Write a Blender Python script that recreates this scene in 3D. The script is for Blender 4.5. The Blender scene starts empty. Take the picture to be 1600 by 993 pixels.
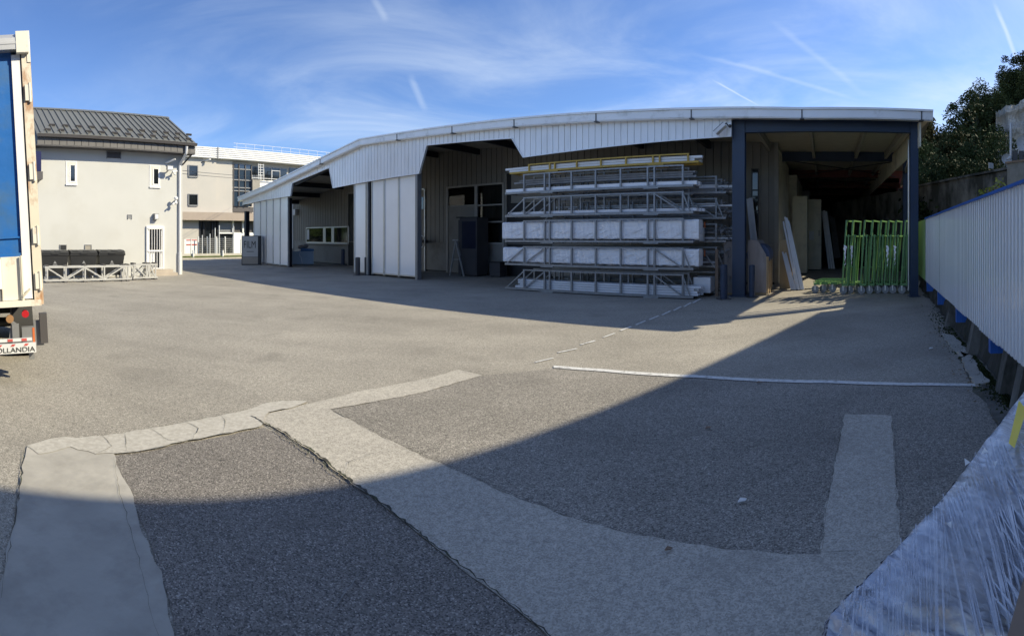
import bpy, bmesh, math, random
from mathutils import noise as mnoise
from math import sin, cos, tan, pi, radians
from mathutils import Vector, Matrix
random.seed(7)
SC = bpy.context.scene
COL = SC.collection

# ---------------------------------------------------------------- camera (phone panorama: cylindrical)
EYE, FPX, HX, HY = 1.7, 800.0, 800.0, 370.0
cam = bpy.data.cameras.new('camera'); camo = bpy.data.objects.new('camera', cam); COL.objects.link(camo)
camo.location = (0, 0, EYE); camo.rotation_euler = (pi/2, 0, 0)
cam.type = 'PANO'; cam.panorama_type = 'CENTRAL_CYLINDRICAL'
cam.central_cylindrical_range_u_min = -1.0; cam.central_cylindrical_range_u_max = 1.0
cam.central_cylindrical_range_v_min = -(993-HY)/FPX; cam.central_cylindrical_range_v_max = HY/FPX
cam.central_cylindrical_radius = 1.0
cam.clip_start = 0.05; cam.clip_end = 3000
SC.camera = camo
# ---------------------------------------------------------------- sky, sun, exposure
SUN_AZ, SUN_EL = radians(83), radians(34.7)
w = bpy.data.worlds.new("World"); SC.world = w; w.use_nodes = True
NT = w.node_tree; N = NT.nodes; L = NT.links
for n in list(N): N.remove(n)
def wn(t, **k):
    n = N.new(t)
    for a, b in k.items(): setattr(n, a, b)
    return n
def wmath(op, a, b=None):
    n = wn('ShaderNodeMath', operation=op)
    for i, v in enumerate((a, b)):
        if v is None: continue
        if isinstance(v, (int, float)): n.inputs[i].default_value = v
        else: L.new(v, n.inputs[i])
    return n.outputs[0]
sky = wn('ShaderNodeTexSky', sky_type='NISHITA'); sky.sun_disc = False
sky.sun_elevation = SUN_EL; sky.sun_rotation = SUN_AZ; sky.altitude = 300; sky.air_density = 1.0; sky.dust_density = 0.5; sky.ozone_density = 3.0
geo = wn('ShaderNodeTexCoord')
sep = wn('ShaderNodeSeparateXYZ'); L.new(geo.outputs['Generated'], sep.inputs[0])
zc = wmath('MAXIMUM', wmath('ADD', sep.outputs[2], 0.12), 0.05)
px_, py_ = wmath('DIVIDE', sep.outputs[0], zc), wmath('DIVIDE', sep.outputs[1], zc)
comb = wn('ShaderNodeCombineXYZ'); L.new(px_, comb.inputs[0]); L.new(py_, comb.inputs[1])
mp = wn('ShaderNodeMapping'); mp.inputs['Rotation'].default_value = (0, 0, radians(-62)); mp.inputs['Scale'].default_value = (0.75, 1.2, 1)
L.new(comb.outputs[0], mp.inputs[0])
nz = wn('ShaderNodeTexNoise'); nz.inputs['Scale'].default_value = 1.1; nz.inputs['Detail'].default_value = 9; nz.inputs['Roughness'].default_value = .58; nz.inputs['Distortion'].default_value = .7
L.new(mp.outputs[0], nz.inputs['Vector'])
mp2 = wn('ShaderNodeMapping'); mp2.inputs['Scale'].default_value = (.35, .35, 1); mp2.inputs['Location'].default_value = (3.3, 1.2, 0)
L.new(comb.outputs[0], mp2.inputs[0])
nz2 = wn('ShaderNodeTexNoise'); nz2.inputs['Scale'].default_value = 1.0; nz2.inputs['Detail'].default_value = 3
L.new(mp2.outputs[0], nz2.inputs['Vector'])
def ramp(src, a, b):
    n = wn('ShaderNodeMapRange'); n.clamp = True; n.interpolation_type = 'SMOOTHSTEP'
    n.inputs['From Min'].default_value = a; n.inputs['From Max'].default_value = b
    L.new(src, n.inputs['Value']); return n.outputs[0]
cl = wmath('MULTIPLY', ramp(nz.outputs[0], .34, .82), ramp(nz2.outputs[0], .30, .60))
cl = wmath('MULTIPLY', cl, 0.62)
def dirpx(x, y):
    th = (x-HX)/FPX; return Vector((sin(th), cos(th), (HY-y)/FPX)).normalized()
def contrail(p, q, wid, amt):      # a thin vapour trail along a great circle
    a, b = dirpx(*p), dirpx(*q); nrm = a.cross(b).normalized(); m = (a+b).normalized()
    tdir = nrm.cross(m).normalized(); half = a.angle(b)/2
    def dot(v):
        n = wn('ShaderNodeVectorMath', operation='DOT_PRODUCT'); n.inputs[1].default_value = v; L.new(geo.outputs['Generated'], n.inputs[0]); return n.outputs['Value']
    wob = wmath('MULTIPLY', wmath('SUBTRACT', nz.outputs[0], .5), wid*3)
    d = wmath('ABSOLUTE', wmath('ADD', dot(nrm), wob))
    across = wmath('SUBTRACT', 1.0, ramp(d, 0.0, wid))
    al = wmath('SUBTRACT', 1.0, ramp(wmath('ABSOLUTE', dot(tdir)), half*.4, half))
    front = wmath('GREATER_THAN', dot(m), 0)
    return wmath('MULTIPLY', wmath('MULTIPLY', wmath('MULTIPLY', across, al), front), amt)
for p, q, wd, am in (((1549, -5), (1600, 118), .006, .42), ((1108, 122), (1190, 168), .0026, .35), ((640, 112), (668, 178), .010, .2),
                     ((1060, 78), (1365, 165), .006, .16), ((580, -10), (605, 38), .010, .16), ((1190, 20), (1365, 160), .009, .12)):
    cl = wmath('ADD', cl, contrail(p, q, wd, am))
cl = wmath('MINIMUM', cl, .85)
mixn = wn('ShaderNodeMix', data_type='RGBA'); L.new(cl, mixn.inputs[0])
tint = wn('ShaderNodeMix', data_type='RGBA'); tint.blend_type = 'MULTIPLY'; tint.inputs[0].default_value = 1; L.new(sky.outputs[0], tint.inputs[6]); tint.inputs[7].default_value = (.79, .94, 1.22, 1)
L.new(tint.outputs[2], mixn.inputs[6]); mixn.inputs[7].default_value = (6.0, 6.8, 7.6, 1)
bgn = wn('ShaderNodeBackground'); bgn.inputs[1].default_value = 0.086; L.new(mixn.outputs[2], bgn.inputs[0])
wo = wn('ShaderNodeOutputWorld'); L.new(bgn.outputs[0], wo.inputs[0])
sl = bpy.data.lights.new('sun', 'SUN'); so = bpy.data.objects.new('sun', sl); COL.objects.link(so)
sl.energy = 3.95; sl.angle = radians(.53); sl.color = (1, .89, .66)
sd = Vector((sin(SUN_AZ)*cos(SUN_EL), cos(SUN_AZ)*cos(SUN_EL), sin(SUN_EL)))
so.rotation_euler = sd.to_track_quat('Z', 'Y').to_euler(); so.location = sd*60
SC.view_settings.view_transform = 'Standard'; SC.view_settings.look = 'None'; SC.view_settings.gamma = 1; SC.view_settings.use_curve_mapping = False
SC.view_settings.exposure = 0.80
SC.render.engine = 'CYCLES'; SC.cycles.max_bounces = 8; SC.cycles.transparent_max_bounces = 12

# ---------------------------------------------------------------- materials
MATS = {}
def mat(name, col, rough=.6, metal=0, var=.12, scale=3.0, bump=0, bscale=40, spec=.5, dirt=None, dscale=1.2, dlo=.5, dhi=.7, stretch=(1, 1, 1), emit=None, damt=.8):
    if name in MATS: return MATS[name]
    m = bpy.data.materials.new(name); m.use_nodes = True; nt = m.node_tree; P = nt.nodes['Principled BSDF']
    tc = nt.nodes.new('ShaderNodeTexCoord'); mpn = nt.nodes.new('ShaderNodeMapping'); mpn.inputs['Scale'].default_value = stretch
    nt.links.new(tc.outputs['Object'], mpn.inputs[0])
    P.inputs['Roughness'].default_value = rough; P.inputs['Metallic'].default_value = metal
    P.inputs['Specular IOR Level'].default_value = spec
    c = (*col, 1)
    nn = nt.nodes.new('ShaderNodeTexNoise'); nn.inputs['Scale'].default_value = scale; nn.inputs['Detail'].default_value = 6; nt.links.new(mpn.outputs[0], nn.inputs['Vector'])
    rg = nt.nodes.new('ShaderNodeMapRange'); rg.inputs['From Min'].default_value = .25; rg.inputs['From Max'].default_value = .75
    rg.inputs['To Min'].default_value = 1-var; rg.inputs['To Max'].default_value = 1+var; nt.links.new(nn.outputs[0], rg.inputs[0])
    mx = nt.nodes.new('ShaderNodeMix'); mx.data_type = 'RGBA'; mx.blend_type = 'MULTIPLY'; mx.inputs[0].default_value = 1; mx.inputs[6].default_value = c
    nt.links.new(rg.outputs[0], mx.inputs[7]); out = mx.outputs[2]
    if dirt:
        n2 = nt.nodes.new('ShaderNodeTexNoise'); n2.inputs['Scale'].default_value = dscale; n2.inputs['Detail'].default_value = 8; n2.inputs['Roughness'].default_value = .65
        nt.links.new(mpn.outputs[0], n2.inputs['Vector'])
        r2 = nt.nodes.new('ShaderNodeMapRange'); r2.inputs['From Min'].default_value = dlo; r2.inputs['From Max'].default_value = dhi; r2.inputs['To Max'].default_value = damt; nt.links.new(n2.outputs[0], r2.inputs[0])
        m2 = nt.nodes.new('ShaderNodeMix'); m2.data_type = 'RGBA'; nt.links.new(r2.outputs[0], m2.inputs[0]); nt.links.new(out, m2.inputs[6]); m2.inputs[7].default_value = (*dirt, 1); out = m2.outputs[2]
    nt.links.new(out, P.inputs['Base Color'])
    if bump:
        bn = nt.nodes.new('ShaderNodeTexNoise'); bn.inputs['Scale'].default_value = bscale; bn.inputs['Detail'].default_value = 4; nt.links.new(mpn.outputs[0], bn.inputs['Vector'])
        bu = nt.nodes.new('ShaderNodeBump'); bu.inputs['Strength'].default_value = bump; bu.inputs['Distance'].default_value = .02
        nt.links.new(bn.outputs[0], bu.inputs['Height']); nt.links.new(bu.outputs[0], P.inputs['Normal'])
    if emit:
        P.inputs['Emission Color'].default_value = (*emit[:3], 1); P.inputs['Emission Strength'].default_value = emit[3]
    MATS[name] = m; return m
def asphalt(name, lo, mid, hi, cell=95, big=.18, wear=None, bump=.5):
    m = bpy.data.materials.new(name); m.use_nodes = True; nt = m.node_tree; P = nt.nodes['Principled BSDF']
    nd = nt.nodes.new; lk = nt.links.new
    tc = nd('ShaderNodeTexCoord')
    v = nd('ShaderNodeTexVoronoi'); v.inputs['Scale'].default_value = cell; v.inputs['Randomness'].default_value = 1; lk(tc.outputs['Object'], v.inputs['Vector'])
    sx = nd('ShaderNodeSeparateColor'); lk(v.outputs['Color'], sx.inputs[0])
    cr = nd('ShaderNodeValToRGB'); e = cr.color_ramp.elements; e[0].position = 0; e[0].color = (*lo, 1); e[1].position = 1; e[1].color = (*hi, 1)
    a = e.new(.45); a.color = (*mid, 1); b = e.new(.86); b.color = (*[x*1.25 for x in mid], 1)
    lk(sx.outputs[0], cr.inputs[0])
    n1 = nd('ShaderNodeTexNoise'); n1.inputs['Scale'].default_value = .45; n1.inputs['Detail'].default_value = 9; n1.inputs['Roughness'].default_value = .6; lk(tc.outputs['Object'], n1.inputs['Vector'])
    r1 = nd('ShaderNodeMapRange'); r1.inputs['From Min'].default_value = .3; r1.inputs['From Max'].default_value = .7; r1.inputs['To Min'].default_value = 1-big; r1.inputs['To Max'].default_value = 1+big; lk(n1.outputs[0], r1.inputs[0])
    n3 = nd('ShaderNodeTexNoise'); n3.inputs['Scale'].default_value = 22; n3.inputs['Detail'].default_value = 3; lk(tc.outputs['Object'], n3.inputs['Vector'])
    r3 = nd('ShaderNodeMapRange'); r3.inputs['From Min'].default_value = .3; r3.inputs['From Max'].default_value = .7; r3.inputs['To Min'].default_value = .86; r3.inputs['To Max'].default_value = 1.14; lk(n3.outputs[0], r3.inputs[0])
    mu = nd('ShaderNodeMath'); mu.operation = 'MULTIPLY'; lk(r1.outputs[0], mu.inputs[0]); lk(r3.outputs[0], mu.inputs[1])
    mx = nd('ShaderNodeMix'); mx.data_type = 'RGBA'; mx.blend_type = 'MULTIPLY'; mx.inputs[0].default_value = 1; lk(cr.outputs[0], mx.inputs[6]); lk(mu.outputs[0], mx.inputs[7]); out = mx.outputs[2]
    # old oil spots and damp stains
    n2 = nd('ShaderNodeTexNoise'); n2.inputs['Scale'].default_value = 1.3; n2.inputs['Detail'].default_value = 7; lk(tc.outputs['Object'], n2.inputs['Vector'])
    r2 = nd('ShaderNodeMapRange'); r2.inputs['From Min'].default_value = .57; r2.inputs['From Max'].default_value = .76; r2.inputs['To Max'].default_value = .5; lk(n2.outputs[0], r2.inputs[0])
    m2 = nd('ShaderNodeMix'); m2.data_type = 'RGBA'; lk(r2.outputs[0], m2.inputs[0]); lk(out, m2.inputs[6]); m2.inputs[7].default_value = (*(wear or [x*.6 for x in mid]), 1)
    mp4 = nd('ShaderNodeMapping'); mp4.inputs['Rotation'].default_value = (0, 0, radians(38)); mp4.inputs['Scale'].default_value = (.14, 1.5, 1); lk(tc.outputs['Object'], mp4.inputs[0])
    n4 = nd('ShaderNodeTexNoise'); n4.inputs['Scale'].default_value = .8; n4.inputs['Detail'].default_value = 7; n4.inputs['Distortion'].default_value = .4; lk(mp4.outputs[0], n4.inputs['Vector'])
    r4 = nd('ShaderNodeMapRange'); r4.inputs['From Min'].default_value = .35; r4.inputs['From Max'].default_value = .65; r4.inputs['To Min'].default_value = .93; r4.inputs['To Max'].default_value = 1.05; lk(n4.outputs[0], r4.inputs[0])
    n5 = nd('ShaderNodeTexNoise'); n5.inputs['Scale'].default_value = 6; n5.inputs['Detail'].default_value = 2; lk(tc.outputs['Object'], n5.inputs['Vector'])
    r5 = nd('ShaderNodeMapRange'); r5.inputs['From Min'].default_value = .74; r5.inputs['From Max'].default_value = .78; r5.inputs['To Min'].default_value = 1; r5.inputs['To Max'].default_value = .62; lk(n5.outputs[0], r5.inputs[0])
    m5 = nd('ShaderNodeMath'); m5.operation = 'MULTIPLY'; lk(r4.outputs[0], m5.inputs[0]); lk(r5.outputs[0], m5.inputs[1])
    m4 = nd('ShaderNodeMix'); m4.data_type = 'RGBA'; m4.blend_type = 'MULTIPLY'; m4.inputs[0].default_value = 1; lk(m2.outputs[2], m4.inputs[6]); lk(m5.outputs[0], m4.inputs[7])
    lk(m4.outputs[2], P.inputs['Base Color']); P.inputs['Roughness'].default_value = .88; P.inputs['Specular IOR Level'].default_value = .3
    bu = nd('ShaderNodeBump'); bu.inputs['Strength'].default_value = bump; bu.inputs['Distance'].default_value = .006; lk(v.outputs['Distance'], bu.inputs['Height']); lk(bu.outputs[0], P.inputs['Normal'])
    MATS[name] = m; return m
A_BASE = asphalt('old_asphalt', (.165, .153, .130), (.300, .279, .238), (.48, .45, .39), cell=135, big=.16, bump=.3)
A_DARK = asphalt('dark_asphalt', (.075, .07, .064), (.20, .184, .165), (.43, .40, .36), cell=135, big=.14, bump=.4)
A_GREY = asphalt('grey_asphalt', (.11, .102, .09), (.245, .228, .199), (.45, .42, .37), cell=120, big=.2, bump=.4)  # greyer asphalt of the right-hand patch
A_BAND = asphalt('trench_asphalt', (.31, .29, .25), (.405, .38, .33), (.47, .445, .39), cell=120, big=.08, bump=.2)
A_ROAD = asphalt('road_asphalt', (.035, .035, .035), (.07, .07, .07), (.16, .16, .16), cell=60)
M_CONC = mat('trowelled_concrete', (.385, .365, .32), .8, var=.16, scale=2.6, bump=.2, bscale=14, dirt=(.25, .235, .205), dscale=3.2, dlo=.47, dhi=.72, damt=.7)
M_CEM = mat('crumbled_cement', (.45, .43, .38), .9, var=.12, scale=30, bump=.12, bscale=90, dirt=(.34, .315, .27), dscale=24, dlo=.45, dhi=.62, damt=.7)
M_CRACK = mat('crack_dark', (.05, .047, .038), .95, var=.5, scale=20, dirt=(.05, .07, .025), dscale=5)
M_PAINT = mat('road_paint', (.62, .62, .60), .7, var=.12, scale=12, dirt=(.25, .24, .22), dscale=16, dlo=.52, dhi=.66)
M_CHALK = mat('faint_chalk', (.22, .215, .2), .9, var=.5, scale=60)
M_RENDER = mat('cream_render', (.49, .495, .475), .85, var=.03, scale=1.2, bump=.12, bscale=120, dirt=(.42, .41, .37), dscale=.9, dlo=.5, dhi=.8, damt=.5)
M_BEIGE = mat('beige_render', (.47, .45, .415), .85, var=.04, scale=.7, dirt=(.52, .47, .41), dscale=.35, damt=.5)
M_TAN = mat('tan_band', (.36, .30, .25), .8, var=.05)
M_WHITE = mat('white_paint', (.78, .78, .77), .45, var=.04)
M_WCLAD = mat('white_cladding', (.90, .90, .90), .3, var=.03, scale=.8, dirt=(.62, .61, .57), dscale=2.2, dlo=.5, dhi=.75, damt=.5, stretch=(1, 1, .22))
M_GUT = mat('white_gutter', (.88, .88, .87), .3, var=.05, scale=2, dirt=(.38, .36, .30), dscale=2.6, dlo=.55, dhi=.75, damt=.5)
M_TAUPE = mat('taupe_cladding', (.235, .215, .18), .5, var=.05, scale=.6, dirt=(.17, .155, .13), dscale=.9, damt=.4)
M_TPL = mat('taupe_panel', (.30, .28, .24), .6, var=.06, scale=.8, dirt=(.13, .12, .10), dscale=1.5, dlo=.5, dhi=.75, damt=.5)
M_ROOFG = mat('grey_standing_seam', (.17, .175, .165), .42, metal=.25, var=.05, scale=.8)
M_DGREY = mat('dark_grey_metal', (.075, .07, .07), .5, var=.08)
M_MGREY = mat('mid_grey_metal', (.24, .245, .25), .45, metal=.3, var=.06)
M_BLACK = mat('black_plastic', (.018, .019, .021), .45, var=.15)
M_BLUES = mat('blue_steel', (.025, .045, .088), .42, var=.12, scale=2, dirt=(.035, .045, .06), dscale=3, damt=.5)
M_NAVY = mat('black_steel', (.013, .015, .022), .5, var=.12)
M_RED = mat('red_oxide', (.16, .04, .032), .6, var=.15)
M_GALV = mat('galvanised', (.27, .275, .28), .42, metal=.4, var=.18, scale=9, dirt=(.2, .2, .2), dscale=5, damt=.4)
M_ALU = mat('aluminium', (.62, .62, .60), .38, metal=.6, var=.08, scale=5)
M_YEL = mat('yellow_steel', (.50, .33, .05), .5, var=.1, dirt=(.25, .17, .05), dscale=5, damt=.5)
M_GRN = mat('green_steel', (.12, .27, .085), .42, var=.15, scale=7, dirt=(.06, .13, .05), dscale=8, damt=.5)
M_GLASSD = mat('dark_window', (.012, .015, .018), .06, spec=.9, var=.1)
M_GLASSB = mat('blue_window', (.03, .05, .08), .05, spec=1.0, var=.1)
M_WRAP = mat('white_wrap', (.90, .90, .91), .28, var=.05, scale=4, bump=.9, bscale=7, stretch=(.5, 1, 2.5), dirt=(.7, .71, .73), dscale=9, dlo=.52, dhi=.68, damt=.25)
M_PROF = mat('white_profile', (.74, .75, .77), .4, var=.08, scale=3)
M_GREYP = mat('grey_profile', (.22, .22, .22), .5, var=.25, scale=6)  # grey darkened to put the racks' inner shade into the colour
M_WOOD = mat('grey_plywood', (.30, .26, .235), .75, var=.15, scale=5, stretch=(1, 1, .2), dirt=(.12, .10, .09), dscale=4, damt=.6)
M_WOODY = mat('pale_wood', (.45, .33, .19), .7, var=.12, scale=8, stretch=(1, 1, .2))
M_BEIGEC = mat('beige_cabinet', (.78, .73, .56), .5, var=.05, dirt=(.33, .31, .24), dscale=2, damt=.4)
M_BEIGEW = mat('beige_sheet_wall', (.72, .67, .53), .6, var=.06, dirt=(.2, .19, .15), dscale=1.2, damt=.5)
M_FLOOR = asphalt('aisle_floor', (.13, .12, .11), (.22, .21, .19), (.34, .33, .3), cell=70)
M_INT = mat('dark_interior', (.20, .20, .19), .8)
M_CEIL = mat('ceiling_sheet', (.42, .39, .33), .6, var=.1)
M_FENW = mat('white_fence_sheet', (.92, .92, .92), .22, spec=1.0, var=.03, dirt=(.66, .67, .66), dscale=2, dlo=.52, dhi=.8, damt=.35, stretch=(1, 1, .3))
M_FENB = mat('blue_fence_steel', (.03, .13, .46), .42, var=.12, dirt=(.04, .08, .2), dscale=6, damt=.5)
M_FENG = mat('green_fence_sheet', (.33, .50, .16), .35, var=.06)
M_MOSSW = mat('mossy_concrete', (.07, .066, .055), .95, var=.35, scale=2.5, bump=.8, bscale=18, dirt=(.03, .032, .02), dscale=1.6, dlo=.42, dhi=.62, damt=.9, stretch=(1, 1, .5))
M_CONW = mat('weathered_concrete', (.24, .23, .21), .95, var=.2, scale=1.2, bump=.5, bscale=9, dirt=(.035, .037, .028), dscale=.8, dlo=.40, dhi=.58, damt=.92, stretch=(1, 1, .55))
M_MOSS = mat('moss', (.045, .06, .018), 1, var=.5, scale=16, bump=1, bscale=40)
M_ROCK = mat('cliff_rock', (.55, .51, .45), .95, var=.3, scale=.6, bump=1, bscale=1.2, dirt=(.16, .15, .11), dscale=.3, dlo=.5, dhi=.6, damt=.8, stretch=(1, 1, 2.2))
M_EARTH = mat('hill_earth', (.035, .042, .02), 1, var=.4, scale=.4)
M_BARK = mat('bark', (.09, .07, .055), .95, var=.3, scale=4, bump=.8)
M_GRASS = mat('grass', (.10, .13, .035), 1, var=.4, scale=6, dirt=(.2, .17, .1), dscale=3, damt=.6)
M_RUST = mat('rusty_cream_paint', (.66, .61, .50), .55, var=.06, scale=4, dirt=(.34, .15, .05), dscale=3.5, dlo=.50, dhi=.62, damt=.9, stretch=(1, 1, .45))
M_CREAM = mat('cream_paint', (.70, .68, .60), .5, var=.04, dirt=(.4, .22, .10), dscale=3, dlo=.55, dhi=.70, damt=.8)
M_TARP = mat('blue_tarpaulin', (.015, .13, .43), .42, var=.14, scale=.9, bump=.6, bscale=3, dirt=(.06, .13, .22), dscale=.9, dlo=.46, dhi=.62, damt=.8)
M_RLITE = mat('red_lens', (.42, .02, .025), .2)
M_ORNG = mat('orange_label', (.55, .14, .04), .5)
M_RUB = mat('rubber', (.03, .03, .03), .8)
M_LITE = mat('tube_light_glow', (.9, .9, .9), .5, emit=(1, 1, .95, 9))
M_BLUEB = mat('blue_container', (.36, .46, .54), .5, var=.08)
M_BLUER = mat('blue_roll', (.05, .08, .16), .5, var=.1)
M_NAVYP = mat('navy_panel', (.012, .016, .04), .35)
M_BRN = mat('brown_card', (.24, .17, .12), .8, var=.12, scale=6)
M_SATW = mat('dish_white', (.62, .63, .64), .5, var=.05)
M_LETTER = mat('dark_lettering', (.03, .035, .03), .6)
M_REDP = mat('red_paint', (.50, .09, .08), .5)
M_SIGN = mat('grey_sign_face', (.42, .43, .42), .5, var=.05)
def glassmat():
    m = bpy.data.materials.new('clear_window'); m.use_nodes = True; nt = m.node_tree; nt.nodes.remove(nt.nodes['Principled BSDF'])
    o = nt.nodes['Material Output']; t = nt.nodes.new('ShaderNodeBsdfTransparent'); t.inputs[0].default_value = (.5, .52, .52, 1)
    g = nt.nodes.new('ShaderNodeBsdfGlossy'); g.inputs['Roughness'].default_value = .02
    f = nt.nodes.new('ShaderNodeFresnel'); f.inputs[0].default_value = 1.6; x = nt.nodes.new('ShaderNodeMixShader')
    nt.links.new(f.outputs[0], x.inputs[0]); nt.links.new(t.outputs[0], x.inputs[1]); nt.links.new(g.outputs[0], x.inputs[2]); nt.links.new(x.outputs[0], o.inputs[0])
    MATS['clear_window'] = m; return m
M_GLASS = glassmat()
def panelmat():       # milky twin-wall plastic sheet, a little see-through
    m = mat('milky_sheet', (.93, .92, .90), .22, var=.03, scale=.7, dirt=(.84, .83, .81), dscale=.6, dlo=.45, dhi=.7, damt=.5)
    P = m.node_tree.nodes['Principled BSDF']; P.inputs['Transmission Weight'].default_value = 0.0; return m
M_MILK = panelmat()
for _n in ('milky_sheet', 'white_cladding', 'white_gutter', 'white_fence_sheet'):
    _p = MATS[_n].node_tree.nodes['Principled BSDF']; _p.inputs['Coat Weight'].default_value = 1.0; _p.inputs['Coat Roughness'].default_value = .18; _p.inputs['Coat IOR'].default_value = 1.6
def leafmat(name, c1, c2, c3):
    m = bpy.data.materials.new(name); m.use_nodes = True; nt = m.node_tree; P = nt.nodes['Principled BSDF']; nd = nt.nodes.new; lk = nt.links.new
    tc = nd('ShaderNodeTexCoord'); n = nd('ShaderNodeTexNoise'); n.inputs['Scale'].default_value = .9; n.inputs['Detail'].default_value = 8; lk(tc.outputs['Object'], n.inputs['Vector'])
    cr = nd('ShaderNodeValToRGB'); e = cr.color_ramp.elements; e[0].position = .32; e[0].color = (*c1, 1); e[1].position = .68; e[1].color = (*c3, 1); e.new(.5).color = (*c2, 1)
    lk(n.outputs[0], cr.inputs[0]); lk(cr.outputs[0], P.inputs['Base Color']); P.inputs['Roughness'].default_value = .8; P.inputs['Specular IOR Level'].default_value = .1
    MATS[name] = m; return m
M_LEAF = leafmat('dark_leaves', (.02, .03, .013), (.038, .054, .02), (.062, .07, .028))
M_LEAFA = leafmat('autumn_leaves', (.035, .035, .015), (.08, .07, .025), (.15, .11, .04))
M_LEAFY = leafmat('yellow_green_leaves', (.15, .18, .03), (.28, .30, .06), (.40, .40, .12))
def filmmat():
    m = bpy.data.materials.new('stretch_film'); m.use_nodes = True; nt = m.node_tree; P = nt.nodes['Principled BSDF']; nd = nt.nodes.new; lk = nt.links.new
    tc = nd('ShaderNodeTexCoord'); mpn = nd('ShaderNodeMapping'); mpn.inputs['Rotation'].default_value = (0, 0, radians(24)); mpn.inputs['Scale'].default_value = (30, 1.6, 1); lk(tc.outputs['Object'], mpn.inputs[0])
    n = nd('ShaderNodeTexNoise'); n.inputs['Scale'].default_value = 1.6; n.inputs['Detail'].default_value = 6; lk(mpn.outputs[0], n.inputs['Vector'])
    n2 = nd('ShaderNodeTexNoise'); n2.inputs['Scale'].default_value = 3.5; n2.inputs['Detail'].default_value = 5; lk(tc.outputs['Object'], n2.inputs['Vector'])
    cr = nd('ShaderNodeValToRGB'); e = cr.color_ramp.elements; e[0].position = .3; e[0].color = (.20, .21, .24, 1); e[1].position = .72; e[1].color = (.86, .87, .90, 1); e.new(.5).color = (.42, .44, .49, 1)  # pale and dark streaks put the film's sheen and folds into the colour
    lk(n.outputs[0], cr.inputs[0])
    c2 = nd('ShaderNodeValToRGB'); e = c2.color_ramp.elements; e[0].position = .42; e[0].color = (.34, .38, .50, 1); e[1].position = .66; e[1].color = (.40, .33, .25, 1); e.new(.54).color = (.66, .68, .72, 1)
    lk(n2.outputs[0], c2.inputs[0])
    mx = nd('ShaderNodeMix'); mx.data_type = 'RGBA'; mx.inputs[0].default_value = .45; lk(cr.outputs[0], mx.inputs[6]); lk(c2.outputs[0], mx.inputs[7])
    lk(mx.outputs[2], P.inputs['Base Color']); P.inputs['Roughness'].default_value = .16; P.inputs['Specular IOR Level'].default_value = .8
    P.inputs['Coat Weight'].default_value = .4; P.inputs['Coat Roughness'].default_value = .08
    bu = nd('ShaderNodeBump'); bu.inputs['Strength'].default_value = .9; bu.inputs['Distance'].default_value = .012; lk(n.outputs[0], bu.inputs['Height']); lk(bu.outputs[0], P.inputs['Normal'])
    MATS['stretch_film'] = m; return m
M_FILM = filmmat()
def clearfilm():
    m = bpy.data.materials.new('thin_film'); m.use_nodes = True; nt = m.node_tree; P = nt.nodes['Principled BSDF']; nd = nt.nodes.new; lk = nt.links.new
    P.inputs['Base Color'].default_value = (.7, .73, .8, 1); P.inputs['Roughness'].default_value = .15; P.inputs['Specular IOR Level'].default_value = .9
    tc = nd('ShaderNodeTexCoord'); n = nd('ShaderNodeTexNoise'); n.inputs['Scale'].default_value = 9; n.inputs['Detail'].default_value = 5; lk(tc.outputs['Object'], n.inputs['Vector'])
    r = nd('ShaderNodeMapRange'); r.inputs['From Min'].default_value = .35; r.inputs['From Max'].default_value = .7; r.inputs['To Min'].default_value = .12; r.inputs['To Max'].default_value = .7; lk(n.outputs[0], r.inputs[0]); lk(r.outputs[0], P.inputs['Alpha'])
    MATS['thin_film'] = m; return m
M_TFILM = clearfilm()

# ---------------------------------------------------------------- frames and mesh builder
class Frame:
    """Plan axes turned so that local y points at azimuth th0; origin = the ground under the viewpoint."""
    def __init__(f, th0): f.th0 = th0
    def X(f, px, N): return N*tan((px-HX)/FPX-f.th0)
    def Z(f, px, py, N): return EYE+(HY-py)/FPX*N/cos((px-HX)/FPX-f.th0)
    def w(f, s, n, z=0): c, sn = cos(-f.th0), sin(-f.th0); return Vector((s*c-n*sn, s*sn+n*c, z))
    def loc(f, x, y): c, sn = cos(f.th0), sin(f.th0); return (x*c-y*sn, x*sn+y*c)
    def rect(f, N, x0, x1, y0, y1):
        xm = (x0+x1)/2; return f.X(x0, N), f.X(x1, N), f.Z(xm, y1, N), f.Z(xm, y0, N)
def G(px, py, z=0):
    th = (px-HX)/FPX; d = FPX*(EYE-z)/(py-HY); return (d*sin(th), d*cos(th))
W0 = Frame(0); BL = Frame(.6125); SM = Frame(-1.09); BG = Frame(-.97); FE = Frame(2.284); RW = Frame(2.105); TR = Frame(-1.0)

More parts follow.
